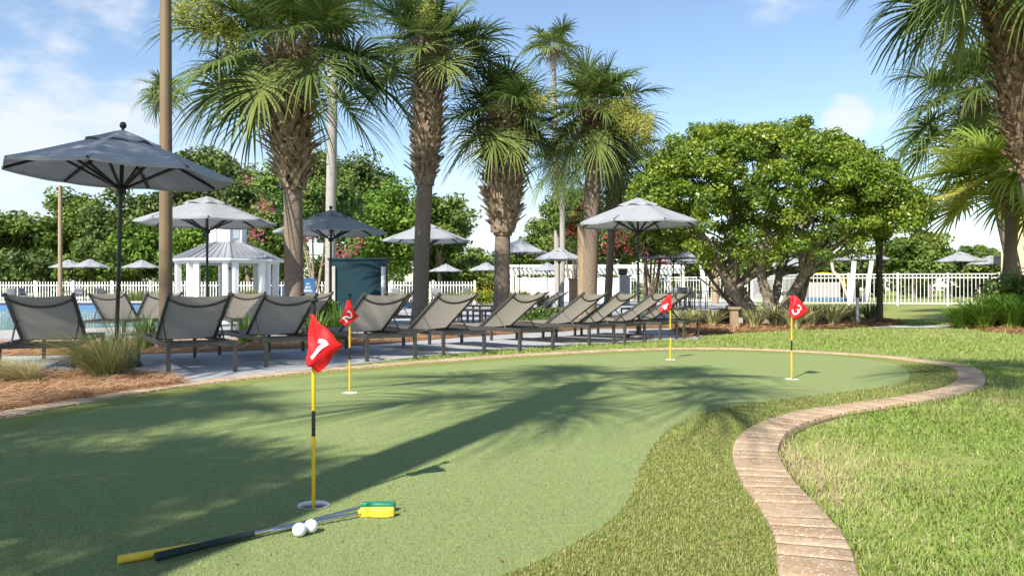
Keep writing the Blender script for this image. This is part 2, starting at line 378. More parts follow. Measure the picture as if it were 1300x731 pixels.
tag(fill('edging_bed', [OUTER, CURB], -.006, M['dirt']), kind='structure')
M['bare'] = mat('dry_soil', (.40, .30, .18), (.25, .19, .105), 26, .95, .5, 60, spec=.1)
for pts in ([(991, 566), (1012, 572), (1040, 586), (1062, 612), (1068, 640), (1052, 654), (1032, 642), (1012, 620), (998, 598)], [(1222, 500), (1262, 492), (1300, 499), (1312, 508), (1280, 512), (1240, 509)]):
    tag(fill('bare_soil_patch', [smooth_loop([G(*p) for p in pts], 6)], -.0105, M['bare']), kind='structure')
# paver edging: bricks laid crosswise along the border, each with its own tint and a slight lift
def pavers():
    rng = random.Random(3); V = []; F = []; T = []
    pts = resample(OUTER, .02); n = len(pts); i = 0
    nrm = []
    for q in range(n):
        t = (pts[(q + 3) % n] - pts[q - 3]).normalized(); nrm.append(Vector((-t.y, t.x, 0)) * SGN)
    while i < n - 1:
        m = min(rng.choice((4, 4, 5, 5, 5, 5, 6, 9)), n - i)
        if n - (i + m) < 4: m = n - i
        dz = rng.uniform(-.0012, .0012); g = rng.choice((.0006, .0008, .0012, .0026)); tint = rng.random(); sk = rng.uniform(-.006, .006); k = len(V)
        for q in range(m + 1):
            a = pts[(i + q) % n]; nn = nrm[(i + q) % n]; tt = Vector((nn.y, -nn.x, 0)) * SGN
            sh = tt * (g if q == 0 else (-g if q == m else 0)) * (1 if True else 0)
            zz = .0125 + dz - (.0022 if q in (0, m) else 0); w0 = 0.0; w1 = .205
            skq = tt * sk * (1 if q in (0, m) else 0)
            A = a + sh - skq; B = a + nn * w1 + sh + skq
            for p, z in ((A, -.05), (A, zz - .003), (A + nn * .004, zz), (B - nn * .004, zz), (B, zz - .003), (B, -.05)): V.append((p.x, p.y, z))
        for q in range(m):
            for e in range(5): F.append((k + q * 6 + e, k + q * 6 + e + 1, k + q * 6 + 6 + e + 1, k + q * 6 + 6 + e)); T.append(tint)
        for q in (0, m):
            b = k + q * 6; F += [(b, b + 1, b + 4, b + 5), (b + 1, b + 2, b + 3, b + 4)]; T += [tint] * 2
        i += m
    me = np_mesh('paver_edging', V, F, T)
    bm = bmesh.new(); bm.from_mesh(me); bmesh.ops.recalc_face_normals(bm, faces=bm.faces[:]); bm.to_mesh(me); bm.free()
    tag(link('paver_edging_path', me, M['paver']), kind='structure')
pavers()

DECK = [G(*p) for p in ((-300, 486), (-100, 486), (100, 489), (200, 494), (240, 489), (300, 481), (385, 471), (440, 462.5), (560, 449), (700, 438.5), (800, 433), (885, 430), (893, 424), (880, 410), (905, 396), (960, 386.5))] + [Vector((15.5, 50, 0)), Vector((-45, 52, 0)), Vector((-45, 6.4, 0))]
tag(fill('pool_deck', [DECK], -.008, M['deck']), kind='structure')
MFRONT = [G(*p) for p in ((-260, 560), (-60, 532), (0, 523), (60, 514), (150, 499.5), (242, 487.6), (225, 482), (190, 476), (150, 473), (100, 474), (0, 478), (-120, 484), (-300, 498))]
MBACK = [G(*p) for p in ((-300, 452), (0, 451), (170, 449), (300, 445), (440, 439), (560, 429.5), (660, 422.5), (760, 417), (850, 416), (870, 424), (893, 424), (870, 409), (760, 410), (660, 415), (560, 421), (440, 427), (300, 431), (0, 433), (-300, 434))]
MTREE = smooth_loop([G(*p) for p in ((864, 427.5), (900, 423.5), (960, 420.5), (1060, 416), (1136, 412.8), (1143, 409.5), (1120, 405), (1040, 402), (950, 401), (890, 404), (858, 414))], 5)
MRIGHT = smooth_loop([G(*p) for p in ((1206, 413.5), (1240, 418), (1300, 423.5), (1360, 424), (1390, 412), (1330, 405), (1230, 405))], 5)
for nm, poly in (('mulch_bed', MFRONT), ('mulch_bed', MBACK), ('mulch_bed', MTREE), ('mulch_bed', MRIGHT)):
    tag(fill(nm, [poly], -.002, M['mulch']), kind='structure')
tag(fill('sidewalk', [[G(1108, 415.4), G(1218, 415.4), G(1215, 412.8), G(1112, 412.8)]], -.004, M['walk']), kind='structure')
POOL = [Vector(p) for p in ((-44, 12.9, 0), (-9.2, 13.9, 0), (-6.6, 15.6, 0), (-4.6, 20, 0), (-4.4, 32.6, 0), (-44, 33.2, 0))]
tag(fill('pool_water', [POOL], .0, M['water']), kind='structure')
mb = MB(); mb.box((-24.2, 33.6, .11), (40, .8, .22)); mb.build('pool_tile_wall', M['tile']); bpy.data.objects['pool_tile_wall']['kind'] = 'structure'
mb = MB(); mb.box((-24.2, 33.58, .25), (40.1, .95, .06)); tag(mb.build('pool_coping', M['coping']), kind='structure')
mb = MB()
for i in range(4): mb.tube([POOL[i] + Vector((0, 0, .012)), POOL[i + 1] + Vector((0, 0, .012))], .10, square=True)
o = mb.build('pool_coping', M['coping']); o.scale.z = .35; tag(o, kind='structure')

# ------------------------------------------------------------------ grass blades, turf fibres, pine straw
def grass_field():
    rng = np.random.default_rng(5); xs = []; ys = []; hs = []
    for (x0, x1, y0, y1, n, h) in ((.45, 2.2, 1.9, 3.2, 70000, .025), (.6, 3.4, 3.0, 5.0, 90000, .029), (1.2, 5.6, 4.8, 8.0, 80000, .034), (-2.0, 8.5, 7.6, 12.5, 60000, .042), (2, 13, 12, 20, 30000, .05)):
        xs.append(rng.uniform(x0, x1, n)); ys.append(rng.uniform(y0, y1, n)); hs.append(np.full(n, h))
    x = np.concatenate(xs); y = np.concatenate(ys); h = np.concatenate(hs)
    keep = ~inside(offset(OUTER, .212 * SGN), x, y) & ~inside(DECK, x, y) & ~inside(MTREE, x, y) & ~inside(MRIGHT, x, y)
    keep &= ~((y > 15.7) & (y < 17.2) & (x > 7.3) & (x < 9.7)) & (np.abs(x) < y * .75)
    c = np.sin(x * 3.1 + 1.3 * np.sin(y * 2.2)) * np.cos(y * 2.7 + np.sin(x * 1.7)) + .5 * np.sin(x * 9 + y * 5) * np.sin(y * 8 - x * 4)
    # worn patch beside the inner bend of the edging
    ex = np.exp(-(((x - 1.50) / .34) ** 2 + ((y - 3.75) / .62) ** 2)) + .8 * np.exp(-(((x - 1.25) / .16) ** 2 + ((y - 3.0) / .5) ** 2)) + .8 * np.exp(-(((x - 4.3) / .8) ** 2 + ((y - 6.2) / .35) ** 2))
    keep &= rng.random(len(x)) > ex * .80
    keep &= rng.random(len(x)) < .60 + .38 * c
    x, y, h, c, ex = x[keep], y[keep], h[keep], c[keep], ex[keep]
    n = len(x); az = rng.uniform(0, 2 * pi, n); h = h * rng.uniform(.45, 1.25, n) * (1 + .22 * c); lean = rng.uniform(.2, 1.3, n)
    d = np.stack([np.cos(az), np.sin(az), np.zeros(n)], 1); p = np.stack([x, y, np.full(n, -.014)], 1)
    S = np.array([0, .5, 1.0]); Pn = p[:, None, :] + d[:, None, :] * (h * lean)[:, None, None] * (S ** 1.6)[None, :, None]
    Pn[..., 2] += h[:, None] * (S - .28 * lean[:, None] * S * S)
    wd = (.0024 + .00055 * y)[:, None] * np.array([1, .85, .15])[None] * rng.uniform(.7, 1.3, n)[:, None]
    side = np.stack([-np.sin(az), np.cos(az), np.zeros(n)], 1)
    V, F = strips(Pn, side, wd)
    t = np.clip(.52 + .12 * c + rng.normal(0, .14, n) + ex * .5 * rng.random(n), 0, 1); t = np.where(rng.random(n) < .05, .95, t)
    o = link('grass', np_mesh('grass', V, F, np.repeat(t, 2)), M['grass']); tag(o, 'short bright green lawn grass with thin dry patches beside the paver edging', 'grass', kind='stuff')
grass_field()
def turf_field():
    rng = np.random.default_rng(6); n0 = 420000
    y = 1.9 + 6.2 * rng.random(n0) ** 1.5; x = rng.uniform(-.2, 3.9, n0) * np.clip(y / 5, .35, 1.2) 
    keep = inside(offset(OUTER, -.004 * SGN), x, y) & ~inside(GREEN, x, y)
    x, y = x[keep], y[keep]; n = len(x); az = rng.uniform(0, 2 * pi, n); h = .0085 * rng.uniform(.6, 1.4, n)
    d = np.stack([np.cos(az), np.sin(az), np.zeros(n)], 1); p = np.stack([x, y, np.zeros(n)], 1)
    Pn = np.stack([p, p + d * (h * rng.uniform(.2, 1.2, n))[:, None] + np.array([0, 0, 1.]) * h[:, None]], 1)
    wd = (.0014 + .00055 * y)[:, None] * np.array([1, .4])[None]
    V, F = strips(Pn, np.stack([-np.sin(az), np.cos(az), np.zeros(n)], 1), wd)
    t = np.clip(.42 + rng.normal(0, .17, n), 0, 1); t = np.where(rng.random(n) < .10, .95, t)
    o = link('turf_fibres', np_mesh('turf_fibres', V, F, t), M['turfb']); tag(o, 'coarse olive turf fibres of the band between green and paver edging', 'turf', kind='stuff')
turf_field()
def green_nap():                                              # the short pile of the putting surface near the viewer
    rng = np.random.default_rng(16); n0 = 260000; y = 1.9 + 3.3 * rng.random(n0) ** 1.25; x = rng.uniform(-.68, .30, n0) * y
    k = inside(GREEN, x, y) & (rng.random(n0) < np.clip((5.2 - y) / 2.6, 0, 1) ** .8)
    for c in CUPS: k &= (x - c.x) ** 2 + (y - c.y) ** 2 > (CUP_R + .004) ** 2
    x, y = x[k], y[k]; n = len(x); az = rng.uniform(0, 2 * pi, n); h = .0036 * rng.uniform(.5, 1.4, n); d = np.stack([np.cos(az), np.sin(az), np.zeros(n)], 1); p = np.stack([x, y, np.full(n, .003)], 1)
    Pn = np.stack([p, p + d * (h * rng.uniform(.3, 1.5, n))[:, None] + np.array([0, 0, 1.]) * h[:, None]], 1)
    V, F = strips(Pn, np.stack([-np.sin(az), np.cos(az), np.zeros(n)], 1), (.0008 + .0003 * y)[:, None] * np.array([1, .5])[None])
    t = np.clip(.45 + rng.normal(0, .22, n), 0, 1)
    o = link('turf_nap', np_mesh('turf_nap', V, F, t), M['nap']); tag(o, 'short green nap of the near putting surface', 'turf', kind='stuff')
green_nap()
def leaf_litter():                                            # a few fallen needles and leaf scraps on the turf
    rng = np.random.default_rng(44); n = 260; y = 1.95 + 6 * rng.random(n) ** 1.3; x = rng.uniform(-.65, .45, n) * y; k = inside(OUTER, x, y)
    for c in CUPS: k &= (x - c.x) ** 2 + (y - c.y) ** 2 > .01
    x, y = x[k], y[k]; n = len(x); az = rng.uniform(0, 2 * pi, n); l = np.where(rng.random(n) < .3, rng.uniform(.05, .10, n), rng.uniform(.010, .022, n)); d = np.stack([np.cos(az), np.sin(az), rng.uniform(-.05, .05, n)], 1)
    c = np.stack([x, y, np.full(n, .0105)], 1); Pn = c[:, None] + d[:, None] * (l[:, None] * np.array([-.5, 0, .5]))[..., None]; Pn[:, 1, 2] += .003
    V, F = strips(Pn, np.stack([-np.sin(az), np.cos(az), rng.uniform(-.3, .3, n)], 1), np.where(l > .04, .0018, .007)[:, None] * np.array([.3, 1, .2]))
    tag(link('leaf_litter', np_mesh('leaf_litter', V, F, np.repeat(rng.random(n) * .7, 2)), M['straw']), 'scattered brown needles and leaf scraps on the putting turf', 'leaf litter', kind='stuff')
leaf_litter()
def straw(poly, n, seed, label, ln=.16, wd=.0045, zmax=.04):
    rng = np.random.default_rng(seed); px = np.array([p[0] for p in poly]); py = np.array([p[1] for p in poly])
    x = rng.uniform(px.min(), px.max(), n * 4); y = rng.uniform(py.min(), py.max(), n * 4); k = inside(poly, x, y); x, y = x[k][:n], y[k][:n]; n = len(x)
    az = rng.uniform(0, pi, n); el = rng.normal(0, .22, n); l = ln * rng.uniform(.5, 1.2, n)
    d = np.stack([np.cos(az) * np.cos(el), np.sin(az) * np.cos(el), np.sin(el)], 1); z = rng.random(n) ** 1.5 * zmax
    c = np.stack([x, y, z + .006], 1); S = np.array([-.5, 0, .5])
    Pn = c[:, None] + d[:, None] * (S[None, :] * l[:, None])[..., None]; Pn[:, 1, 2] += l * rng.uniform(0, .12, n); Pn[..., 2] = np.maximum(Pn[..., 2], .001)
    V, F = strips(Pn, np.stack([-np.sin(az), np.cos(az), np.full(n, .3)], 1), np.full((n, 3), wd) * np.array([.6, 1, .5]))
    o = link('pine_straw', np_mesh('pine_straw', V, F, np.repeat(rng.random(n) * .75 + .25 * z / zmax, 2)), M['straw']); tag(o, label, 'pine straw', kind='stuff')
straw(MFRONT, 15000, 1, 'orange pine straw around the fountain grass beside the green', .17, .0042, .05)
straw(MBACK, 9000, 2, 'orange pine straw strip along the far side of the loungers', .2, .008, .04)
straw(MTREE, 9000, 3, 'orange pine straw bed under the multi stemmed tree', .22, .011, .05)
straw(MRIGHT, 4000, 4, 'orange pine straw around the big strap leaved shrub', .22, .011, .05)

# ------------------------------------------------------------------ putting flags, cups, putters, balls
GL = {'1': [[(.06, .5), (.06, -.5)], [(-.24, .24), (.04, .44)]],
      '2': [[(-.30, .22), (-.24, .42), (-.02, .5), (.22, .42), (.29, .22), (.16, -.02), (-.14, -.26), (-.30, -.46), (.32, -.46)]],
      '3': [[(-.28, .32), (-.16, .46), (.02, .5), (.22, .40), (.25, .22), (.10, .06), (-.06, .04)], [(.08, .05), (.25, -.06), (.30, -.24), (.20, -.42), (0, -.5), (-.20, -.44), (-.30, -.28)]],
      '4': [[(.12, -.5), (.12, .5)], [(.06, .47), (-.30, -.18)], [(-.36, -.18), (.34, -.18)]]}
def putting_flag(num, c, shape, ang, size, label, seed, hw=.085):
    root = empty('putting_flag', (c.x, c.y, 0), 0, label, 'golf flag', 'numbered flags on the putting green')
    MB().tube([(0, 0, -.09), (0, 0, .245)], .0068, 10).build('pole', M['yellow'], root)
    MB().tube([(0, 0, .245), (0, 0, .335)], .0070, 10).build('pole_band', M['black'], root)
    MB().tube([(0, 0, .335), (0, 0, .68)], .0068, 10).build('pole', M['yellow'], root)
    MB().tube([(0, 0, .655), (0, 0, .718)], .0085, 10).build('pole_top', M['black'], root)
    MB().lathe([(0, .718), (.017, .718), (.017, .727), (.012, .731), (0, .731)], 14).build('cap', M['bgrip'], root)
    A, B, C_, E = [Vector((p[0], 0, p[1])) for p in shape]   # hanging cloth corners, metres from the pole foot
    ph = seed * 1.7
    def cloth(u, v):                                          # u along the fly, v downwards
        p = A * (1 - u) * (1 - v) + B * u * (1 - v) + C_ * u * v + E * (1 - u) * v
        b = .018 * sin(u * pi * .9 + .2) + .007 * sin(u * 7 + v * 4 + ph) + .005 * sin(v * 9 - u * 3 + ph)
        return p + Vector((0.004 * sin(v * 8 + ph), -.010 - b, .004 * sin(u * 11 + ph)))
    f = MB().grid(cloth, 14, 14).build('flag_cloth', M['red'], root, thick=.0012)
    # the sleeve that holds the cloth on the pole
    MB().tube([(0, 0, A.z - .002), (0, 0, A.z - .05), (0, -.001, E.z + .02)], [.0095, .0105, .0098], 10).build('sleeve', M['red'], f)
    mb = MB(); ctr = (A + B + C_ + E) / 4
    def inv(q):                                               # plane point -> (u, v) by a few Newton steps
        u = v = .5
        for _ in range(12):
            p = A * (1 - u) * (1 - v) + B * u * (1 - v) + C_ * u * v + E * (1 - u) * v
            du = (B - A) * (1 - v) + (C_ - E) * v; dv = (E - A) * (1 - u) + (C_ - B) * u; r = q - p
            det = du.x * dv.z - du.z * dv.x
            u += (r.x * dv.z - r.z * dv.x) / det; v += (du.x * r.z - du.z * r.x) / det
        return u, v
    ca, sa = cos(ang), sin(ang)
    def place(p):
        x, z = p[0] * size, p[1] * size
        q = ctr + Vector((x * ca + z * sa, 0, -x * sa + z * ca))
        s_ = cloth(*inv(q)); return s_ + Vector((0, -.0032, 0))
    for pl in GL[num]:
        dense = []
        for a, b in zip(pl[:-1], pl[1:]):
            for k in range(5): dense.append((a[0] + (b[0] - a[0]) * k / 5, a[1] + (b[1] - a[1]) * k / 5))
        dense.append(pl[-1]); Lf = []; Rt = []
        for i, p in enumerate(dense):
            a = dense[max(i - 1, 0)]; b = dense[min(i + 1, len(dense) - 1)]; dx, dy = b[0] - a[0], b[1] - a[1]; l = math.hypot(dx, dy)
            Lf.append((p[0] - dy / l * hw, p[1] + dx / l * hw)); Rt.append((p[0] + dy / l * hw, p[1] - dx / l * hw))
        n = len(dense)
        mb.add([place(p) for p in Lf + Rt], [(i, i + 1, n + i + 1, n + i) for i in range(n - 1)], True)
    mb.build('numeral', M['white'], f)
    return root
s1 = .00278
def shp(k, pts, D, poleX, baseY):
    return [((px - poleX) * D / FPX, (baseY - py) * D / FPX) for px, py in pts]
putting_flag('1', CUPS[0], shp(1, ((398, 399), (437, 438), (408, 472), (389.5, 459)), CUPS[0].y, 399, 641.5), R(50), .080, 'yellow pole with red number 1 flag, nearest the putters', 1)
putting_flag('2', CUPS[1], shp(1, ((441, 380), (456, 402), (440, 414), (431.5, 408)), CUPS[1].y, 443.5, 499), R(42), .072, 'yellow pole with red number 2 flag in front of the teal wall', 2)
putting_flag('3', CUPS[2], shp(1, ((1008, 373), (1027, 394), (1009, 407), (1000, 397)), CUPS[2].y, 1005.5, 481.5), R(38), .078, 'yellow pole with red number 3 flag in front of the multi stemmed tree', 3)
putting_flag('4', CUPS[3], shp(1, ((846.5, 373), (853.5, 390), (840.5, 398.5), (836, 393.5)), CUPS[3].y, 851, 456.5), R(26), .080, 'yellow pole with red number 4 flag against the end of the lounger row', 4, .062)
for c, l in zip(CUPS, ('large white lined golf hole beside the putters and flag 1', 'white lined golf hole under the number 2 flag', 'white lined golf hole under the number 3 flag', 'white lined golf hole under the number 4 flag')):
    mb = MB(); mb.lathe([(CUP_R + .0005, .0025), (CUP_R, .003), (CUP_R - .003, .0015), (CUP_R - .003, -.085), (.008, -.088), (0, -.088)], 28)
    o = mb.build('golf_hole', M['cup']); o.location = (c.x, c.y, 0); tag(o, l, 'golf hole', 'holes of the putting green')
    rm = MB(); rm.lathe([(CUP_R - .0032, -.016), (CUP_R - .0036, -.016), (CUP_R - .0036, .0022), (CUP_R + .0012, .0048), (CUP_R + .0020, .0036)], 32); rm.build('rim', M['vinyl'], o)

def putter(grip_px, head_px, label, gm, hm, split, zlift=0.0):
    g = G(*grip_px); h = G(*head_px); d = h - g; L = d.length; rz = math.atan2(d.y, d.x)
    root = empty('putter', (g.x, g.y, .003), rz, label, 'putter')
    zc = .0125 + zlift
    gl = L * split
    gp = [(i / 12 * gl, 0, zc + (.013 - zc + .0) * 0 - (i / 12) * .002) for i in range(13)]
    mb = MB().tube(gp, [.0118 if i in (0,) else .0125 - .0035 * i / 12 for i in range(13)], 14)
    mb.build('grip', gm, root)
    mb = MB()
    for i in range(24): mb.tube([(gl * (.02 + .9 * i / 24), 0, zc - .0015 * i / 24), (gl * (.02 + .9 * i / 24) + gl * .013, 0, zc - .0015 * i / 24)], .01285 - .0034 * i / 24, 14)
    mb.build('grip_rib', gm, bpy.data.objects[root.children[0].name])
    MB().tube([(gl, 0, zc - .002), (gl + .012, 0, zc - .002)], .0085, 12).build('ferrule', M['bgrip'] if gm is M['bgrip'] else M['yrub'], root)
    MB().tube([(gl + .01, 0, zc - .002), (L * .7, 0, .013), (L - .005, 0, .017)], [.0068, .0060, .0052], 10).build('shaft', M['steel'], root)
    return root, L, rz
r1, L1, a1 = putter((150, 717.5), (461, 657), 'putter with yellow head and ribbed yellow grip lying on the green', M['yrub'], M['yrub'], .30)
r2, L2, a2 = putter((197, 717), (463, 649.5), 'putter with green head and dark grip resting across the yellow putter', M['bgrip'], M['grub'], .40, .007)
def putter_head(root, L, rz, m):
    # two-way rubber blade: hosel socket, curved neck and a rounded body lying across the shaft end
    b = MB(); prof = [(-.012, -.010), (.006, -.013), (.022, -.006), (.034, -.016), (.060, -.021), (.088, -.020), (.103, -.014), (.106, 0), (.103, .010), (.085, .013), (.055, .012), (.030, .012), (.008, .010), (-.010, .009)]
    n = len(prof); rot = -rz + R(2)
    vs = []
    for z, s in ((.002, .90), (.006, 1), (.026, 1), (.031, .88)):
        cx = sum(p[0] for p in prof) / n; cy = sum(p[1] for p in prof) / n
        for p in prof:
            x = cx + (p[0] - cx) * (s if s == 1 else .5 + .5 * s); y = cy + (p[1] - cy) * s
            vs.append((L + x * cos(rot) - y * sin(rot), x * sin(rot) + y * cos(rot), z))
    fs = [tuple(range(n - 1, -1, -1)), tuple(range(3 * n, 4 * n))]
    for k in range(3): fs += [(k * n + i, k * n + (i + 1) % n, (k + 1) * n + (i + 1) % n, (k + 1) * n + i) for i in range(n)]
    b.add(vs, fs); b.build('head', m, root, bevel=.0012)
    MB().tube([(L - .018, 0, .0165), (L + .006, 0, .018)], [.0085, .0105], 12).build('hosel', m, root)
putter_head(r1, L1, a1, M['yrub']); putter_head(r2, L2, a2, M['grub'])
def ball_mesh():
    bm = bmesh.new(); bmesh.ops.create_icosphere(bm, subdivisions=4, radius=.02135)
    pts = []; ng = 220                                        # dimples on a spherical spiral
    for i in range(ng):
        z = 1 - 2 * (i + .5) / ng; r_ = math.sqrt(1 - z * z); a = i * 2.399963; pts.append((r_ * cos(a), r_ * sin(a), z))
    pts = np.array(pts)
    for v in bm.verts:
        n = np.array(v.co.normalized()); d = math.acos(min(1, float((pts @ n).max())))
        v.co *= 1 - .018 * max(0, 1 - (d / .105) ** 2)
    for f in bm.faces: f.smooth = True
    me = bpy.data.meshes.new('golf_ball'); bm.to_mesh(me); bm.free(); return me
bme = ball_mesh()
b1 = link('golf_ball', bme, M['ball']); b1.location = (-.653, 2.42, .0245); tag(b1, 'white golf ball nearest the dark putter grip', 'golf ball', 'golf balls beside the putters')
b2 = b1.copy(); COL.objects.link(b2); b2.location = (-.6265, 2.456, .0245); b2.rotation_euler = (1, .6, .2); tag(b2, 'white golf ball on the side of the putter heads', 'golf ball', 'golf balls beside the putters')

# ------------------------------------------------------------------ chaise loungers
CW, CL = .62, 1.88
def make_chaise():
    root = empty('chaise_lounge', (0, 0, 0)); x0 = CW / 2; y0 = CL / 2
    f = MB(); zr = .268
    for s in (-1, 1): f.box((s * (x0 - .016), 0, zr), (.032, CL, .045))
    for y in (-y0 + .016, y0 - .016): f.box((0, y, zr), (CW - .064, .032, .045))
    f.box((0, -y0 + .70, zr - .012), (CW - .064, .03, .02)); f.box((0, y0 - .55, zr - .012), (CW - .064, .03, .02))
    f.build('frame', M['alu'], root, bevel=.003)
    for sx in (-1, 1):
        for y in (-y0 + .018, y0 - .018):
            MB().box((sx * (x0 - .018), y, .123), (.034, .034, .246)).build('leg', M['alu'], root)
    hy, hz = -y0 + .78, .298; ty, tz = -y0 + .13, .722            # hinge and top of the backrest
    def back(u, v):
        x = (u - .5) * (CW - .075); sag = .018 * (1 - (2 * u - 1) ** 2)
        y = hy + (ty - hy) * v; z = hz + (tz - hz) * v
        n = Vector((0, -(tz - hz), (ty - hy))).normalized()
        p = Vector((x, y, z)) + n * sag * (1 if v < .98 else .6)
        if v > .97: p.z -= .009 * (1 - (2 * u - 1) ** 2)
        return p
    MB().grid(back, 10, 14).build('backrest', M['sling'], root)
    bf = MB()
    for s in (-1, 1):
        x = s * (CW / 2 - .036)
        bf.tube([(x, hy + .03, hz - .018), (x, hy + (ty - hy) * .5, hz + (tz - hz) * .5), (x * .985, ty, tz), (x * .985, ty - .012, tz + .006)], .0145, square=True)
    d = Vector((0, ty - hy, tz - hz)); nb = Vector((0, -(tz - hz), (ty - hy))).normalized()
    arc = []
    for i in range(13):
        u = i / 12 * 2 - 1; q = Vector((u * (CW / 2 - .05), hy, hz)) + d * (.93 - .11 * (1 - u * u)) + nb * (.014 + .030 * (1 - u * u)); arc.append(q)
    bf.tube(arc, .0125, 8)
    bf.build('back_frame', M['alu'], root)
    for s in (-1, 1):
        x = s * (CW / 2 - .045); a = Vector((x, hy, hz)) + d * .42 + nb * .012
        st = MB().tube([a, Vector((x * .98, -y0 + .30, zr + .005))], .008, 8); st.lathe([(0, -.012), (.018, -.012), (.018, .012), (0, .012)], 10, a)
        st.build('strut', M['alu'], root)
    def seat(u, v):
        y = hy - .01 + (y0 - .03 - hy) * v
        return Vector(((u - .5) * (CW - .07), y, zr + .024 - .016 * (1 - (2 * u - 1) ** 2) * (1 if 0.02 < v < .98 else .3) + .02 * math.exp(-((v - .45) / .2) ** 2)))
    MB().grid(seat, 8, 16).build('seat', M['sling'], root, thick=.004)
    return root
CH = make_chaise()
rows = [
    ((-1, 477), 20, 'grey sling lounger left of the big fountain grass clump'),
    ((214, 475), 33, 'grey sling lounger directly in front of the tall tan pole'),
    ((338, 465), 34, 'grey sling lounger just left of the number 1 flag'),
    ((466, 458), 36, 'grey sling lounger just right of the number 2 flag'),
    ((563, 452), 39, 'second grey sling lounger right of the number 2 flag'),
    ((660, 446), 43, 'third grey sling lounger right of the number 2 flag'),
    ((748, 438.5), 48, 'grey sling lounger two places left of the umbrella base in the row'),
    ((793, 436), 52, 'grey sling lounger beside the round umbrella base'),
    ((838, 432.5), 54, 'grey sling lounger with the number 4 flag right in front of it'),
    ((868, 429.5), 55, 'last grey sling lounger at the right end of the front row')]
first = True
def place_chaise(loc, th, label, group, s=1.0):
    global first
    o = CH if first else copy_tree(CH); first = False
    o.location = loc; o.rotation_euler = (0, 0, th); o.scale = (s, s, s); tag(o, label, 'lounge chair', group)
for (p, th, lb) in rows:
    g = G(*p); t = R(th); c = Matrix.Rotation(t, 3, 'Z') @ Vector((CW / 2 - .02, CL / 2 - .02, 0))
    place_chaise((g.x + c.x, g.y + c.y, -.008), t, lb, 'front row of sling loungers')
for px, D, th, lb in ((131, 12.4, 8, 'dark lounger by the pool seen right of the first front lounger'), (212, 12.9, 40, 'lounger by the pool partly behind the tan pole'),
                      (318, 13.0, 32, 'lounger by the pool between the second and third front loungers'), (408, 13.6, 38, 'lounger by the pool half hidden by the palm with the widest trunk'),
                      (512, 14.4, 36, 'lounger by the pool behind the lounger right of flag 2')):
    t = R(th); c = Matrix.Rotation(t, 3, 'Z') @ Vector((0, CL / 2, 0)); place_chaise((X(px, D) + c.x, D + c.y, -.008), t, lb, 'second row of loungers by the pool')
for px, D, th, lb in ((697, 18.2, 62, 'reclined lounger behind the shrubs, nearer the pale umbrellas'), (722, 18.8, 64, 'reclined lounger behind the shrubs, nearer the wooden post'),
                      (1003, 24.0, 60, 'lounger glimpsed between the stems of the multi stemmed tree'), (880, 20.5, 62, 'dark lounger behind the end of the front row')):
    t = R(th); c = Matrix.Rotation(t, 3, 'Z') @ Vector((0, CL / 2, 0)); place_chaise((X(px, D) + c.x, D + c.y, -.008), t, lb, 'loungers farther back')

def table(px, D, label, wdt=.5, h=.45, ln=.5):
    r = empty('side_table', (X(px, D), D, -.008), R(35), label, 'table')
    MB().box((0, 0, h - .015), (ln, wdt, .03)).build('table_top', M['alu'], r, bevel=.004)
    for sx in (-1, 1):
        for sy in (-1, 1): MB().box((sx * (ln / 2 - .02), sy * (wdt / 2 - .02), (h - .03) / 2), (.03, .03, h - .03)).build('leg', M['alu'], r)
table(605, 16.5, 'low dark side table left of the bare lower palm trunk'); table(588, 13.2, 'low dark side table behind the second lounger right of flag 2')
table(912, 31, 'long dark table behind the stems of the multi stemmed tree', .8, .74, 2.2)

